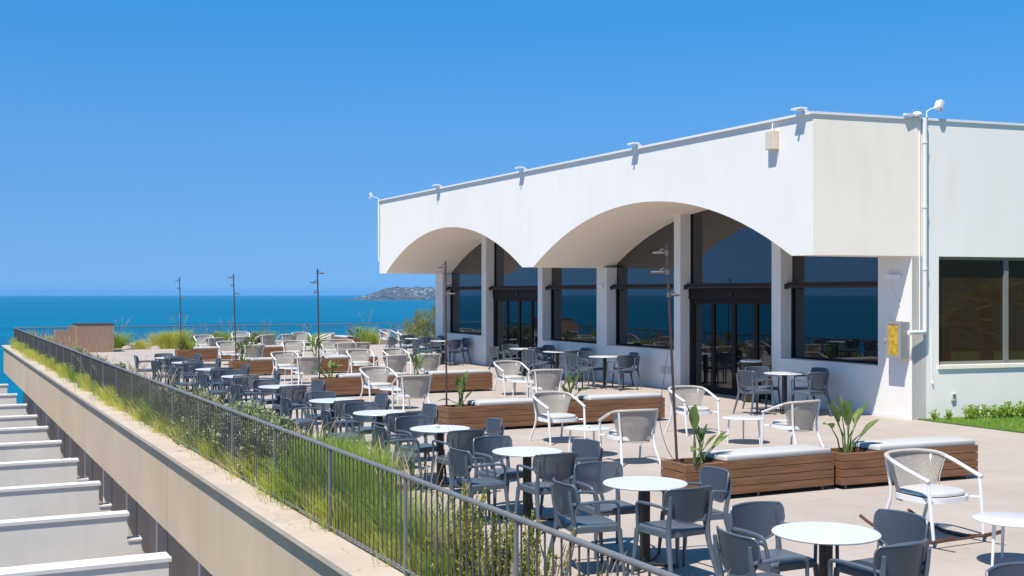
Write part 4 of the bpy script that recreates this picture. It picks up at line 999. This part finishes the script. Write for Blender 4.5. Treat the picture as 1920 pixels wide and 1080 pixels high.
# rocks in the far bed
rm = random.Random(9); rkm = MB(); pts = []
prof_r = [(0.02,0),(0.5,0.02),(0.62,0.25),(0.42,0.5),(0.1,0.58)]
rkm.lathe(prof_r, 9); rkm.v = [(x*rm.uniform(.85,1.15),y*rm.uniform(.85,1.15),z*rm.uniform(.9,1.1)) for x,y,z in rkm.v]
RK = Kind(tag(rkm.build('rock', M['rock'], smooth=True), '', 'rock', 'rocks in the far bed'))
for i,(px,py) in enumerate([(238,654),(282,653),(292,655),(352,652),(372,651)]):
    v,u_ = ground(px,py,-0.2); RK.put((v,u_,-0.3), rm.uniform(0,6), 'brown rock in the far planting bed, %s from the left' % ORD[i], scale=rm.uniform(0.3,0.5))
# big olive-coloured bush by the far corner
def bush(loc, label):
    t = thing('olive_bush', label, 'bush', loc); r = random.Random(12); m = MB(); st = MB()
    for k in range(7):
        a = r.uniform(0,6.28); st.tube([(0,0,0),(0.3*math.cos(a),0.3*math.sin(a),0.6),(0.8*math.cos(a),0.8*math.sin(a),1.2)],[0.05,0.035,0.015],6)
    cl = []
    for k in range(150):
        d = Vector((r.gauss(0,1),r.gauss(0,1),r.gauss(0.25,0.8))).normalized(); q = r.uniform(0.55,1.0)
        cl.append((Vector((d.x*1.35*q, d.y*1.35*q, 0.95+d.z*0.98*q)), r.uniform(0.14,0.28)))
    for c,s in cl:
        if c.z < 0.05: continue
        for q in range(110):
            p = c + Vector((r.gauss(0,s*.55),r.gauss(0,s*.55),r.gauss(0,s*.55))); v = Vector((r.gauss(0,1),r.gauss(0,1),r.gauss(.6,1))).normalized()*r.uniform(.05,.09)
            s_ = v.cross(Vector((r.gauss(0,1),r.gauss(0,1),r.gauss(0,1)))).normalized()*0.012
            m.add([p-s_,p+s_,p+v],[(0,1,2)])
    st.build('stems', M['stalk'], t, smooth=True); m.build('foliage', M['g_olive'], t)
bush((19.5,46.0,-0.05), 'rounded olive-green bush at the far end of the white building')
# lime plants along the right wall
def lime_plant():
    t = thing('leafy_plant','', 'plant', (0,0,0), 0, 'lime plants along the right-hand wall'); r = random.Random(31); m = MB(); st = MB()
    for k in range(16):
        a = r.uniform(0,6.28); rad = r.uniform(0,0.16); hh = r.uniform(0.10,0.30); e = Vector((math.cos(a)*rad,math.sin(a)*rad,hh)); st.tube([(e.x*.4,e.y*.4,0),e],0.004,4,caps=False)
        for q in range(9):
            f = r.uniform(.25,1.05); p = Vector((e.x*.4,e.y*.4,0)).lerp(e,f); v = Vector((r.gauss(0,1),r.gauss(0,1),r.gauss(.5,.5))).normalized()*r.uniform(.05,.085)
            s_ = v.cross(Vector((r.gauss(0,1),r.gauss(0,1),r.gauss(0,1)))).normalized()*0.02
            m.add([p,p+v*.5+s_,p+v,p+v*.5-s_],[(0,1,2,3)])
    st.build('stems', M['stalk'], t); m.build('leaves', M['g_lime'], t); return t
LP = Kind(lime_plant()); a = 2.55; i = 0
while a < 6.2:
    x, y, _ = wp(a, rv.uniform(0.18,0.55) if a > 3.1 else 0.22, 0)
    LP.put((max(x,17.28), y, 0.02 if x > 17.2 else 0.0), rv.uniform(0,6.28), 'bright lime-green leafy plant at the foot of the right wall, %s from the left' % ORD[i], scale=(0.6 if a < 3.1 else rv.uniform(0.65,1.0)))
    a += 0.33 if a < 3.2 else rv.uniform(0.11,0.18); i += 1

# ------------------------------------------------------------------ haze over the bay
m = MB().box(-36000,36000,-36000,36000,SEA-1.5-3.5,72)
hz = m.build('haze', None); hm_ = bpy.data.materials.new('haze'); hm_.use_nodes = True; t = hm_.node_tree
for n in list(t.nodes):
    if n.type == 'BSDF_PRINCIPLED': t.nodes.remove(n)
pv = t.nodes.new('ShaderNodeVolumePrincipled'); pv.inputs['Color'].default_value = (0.17,0.56,1.0,1); pv.inputs['Density'].default_value = 2.8e-5
t.links.new(pv.outputs[0], t.nodes['Material Output'].inputs['Volume']); hz.data.materials.append(hm_)
tag(hz, 'pale sea haze over the bay', 'haze', kind='stuff')
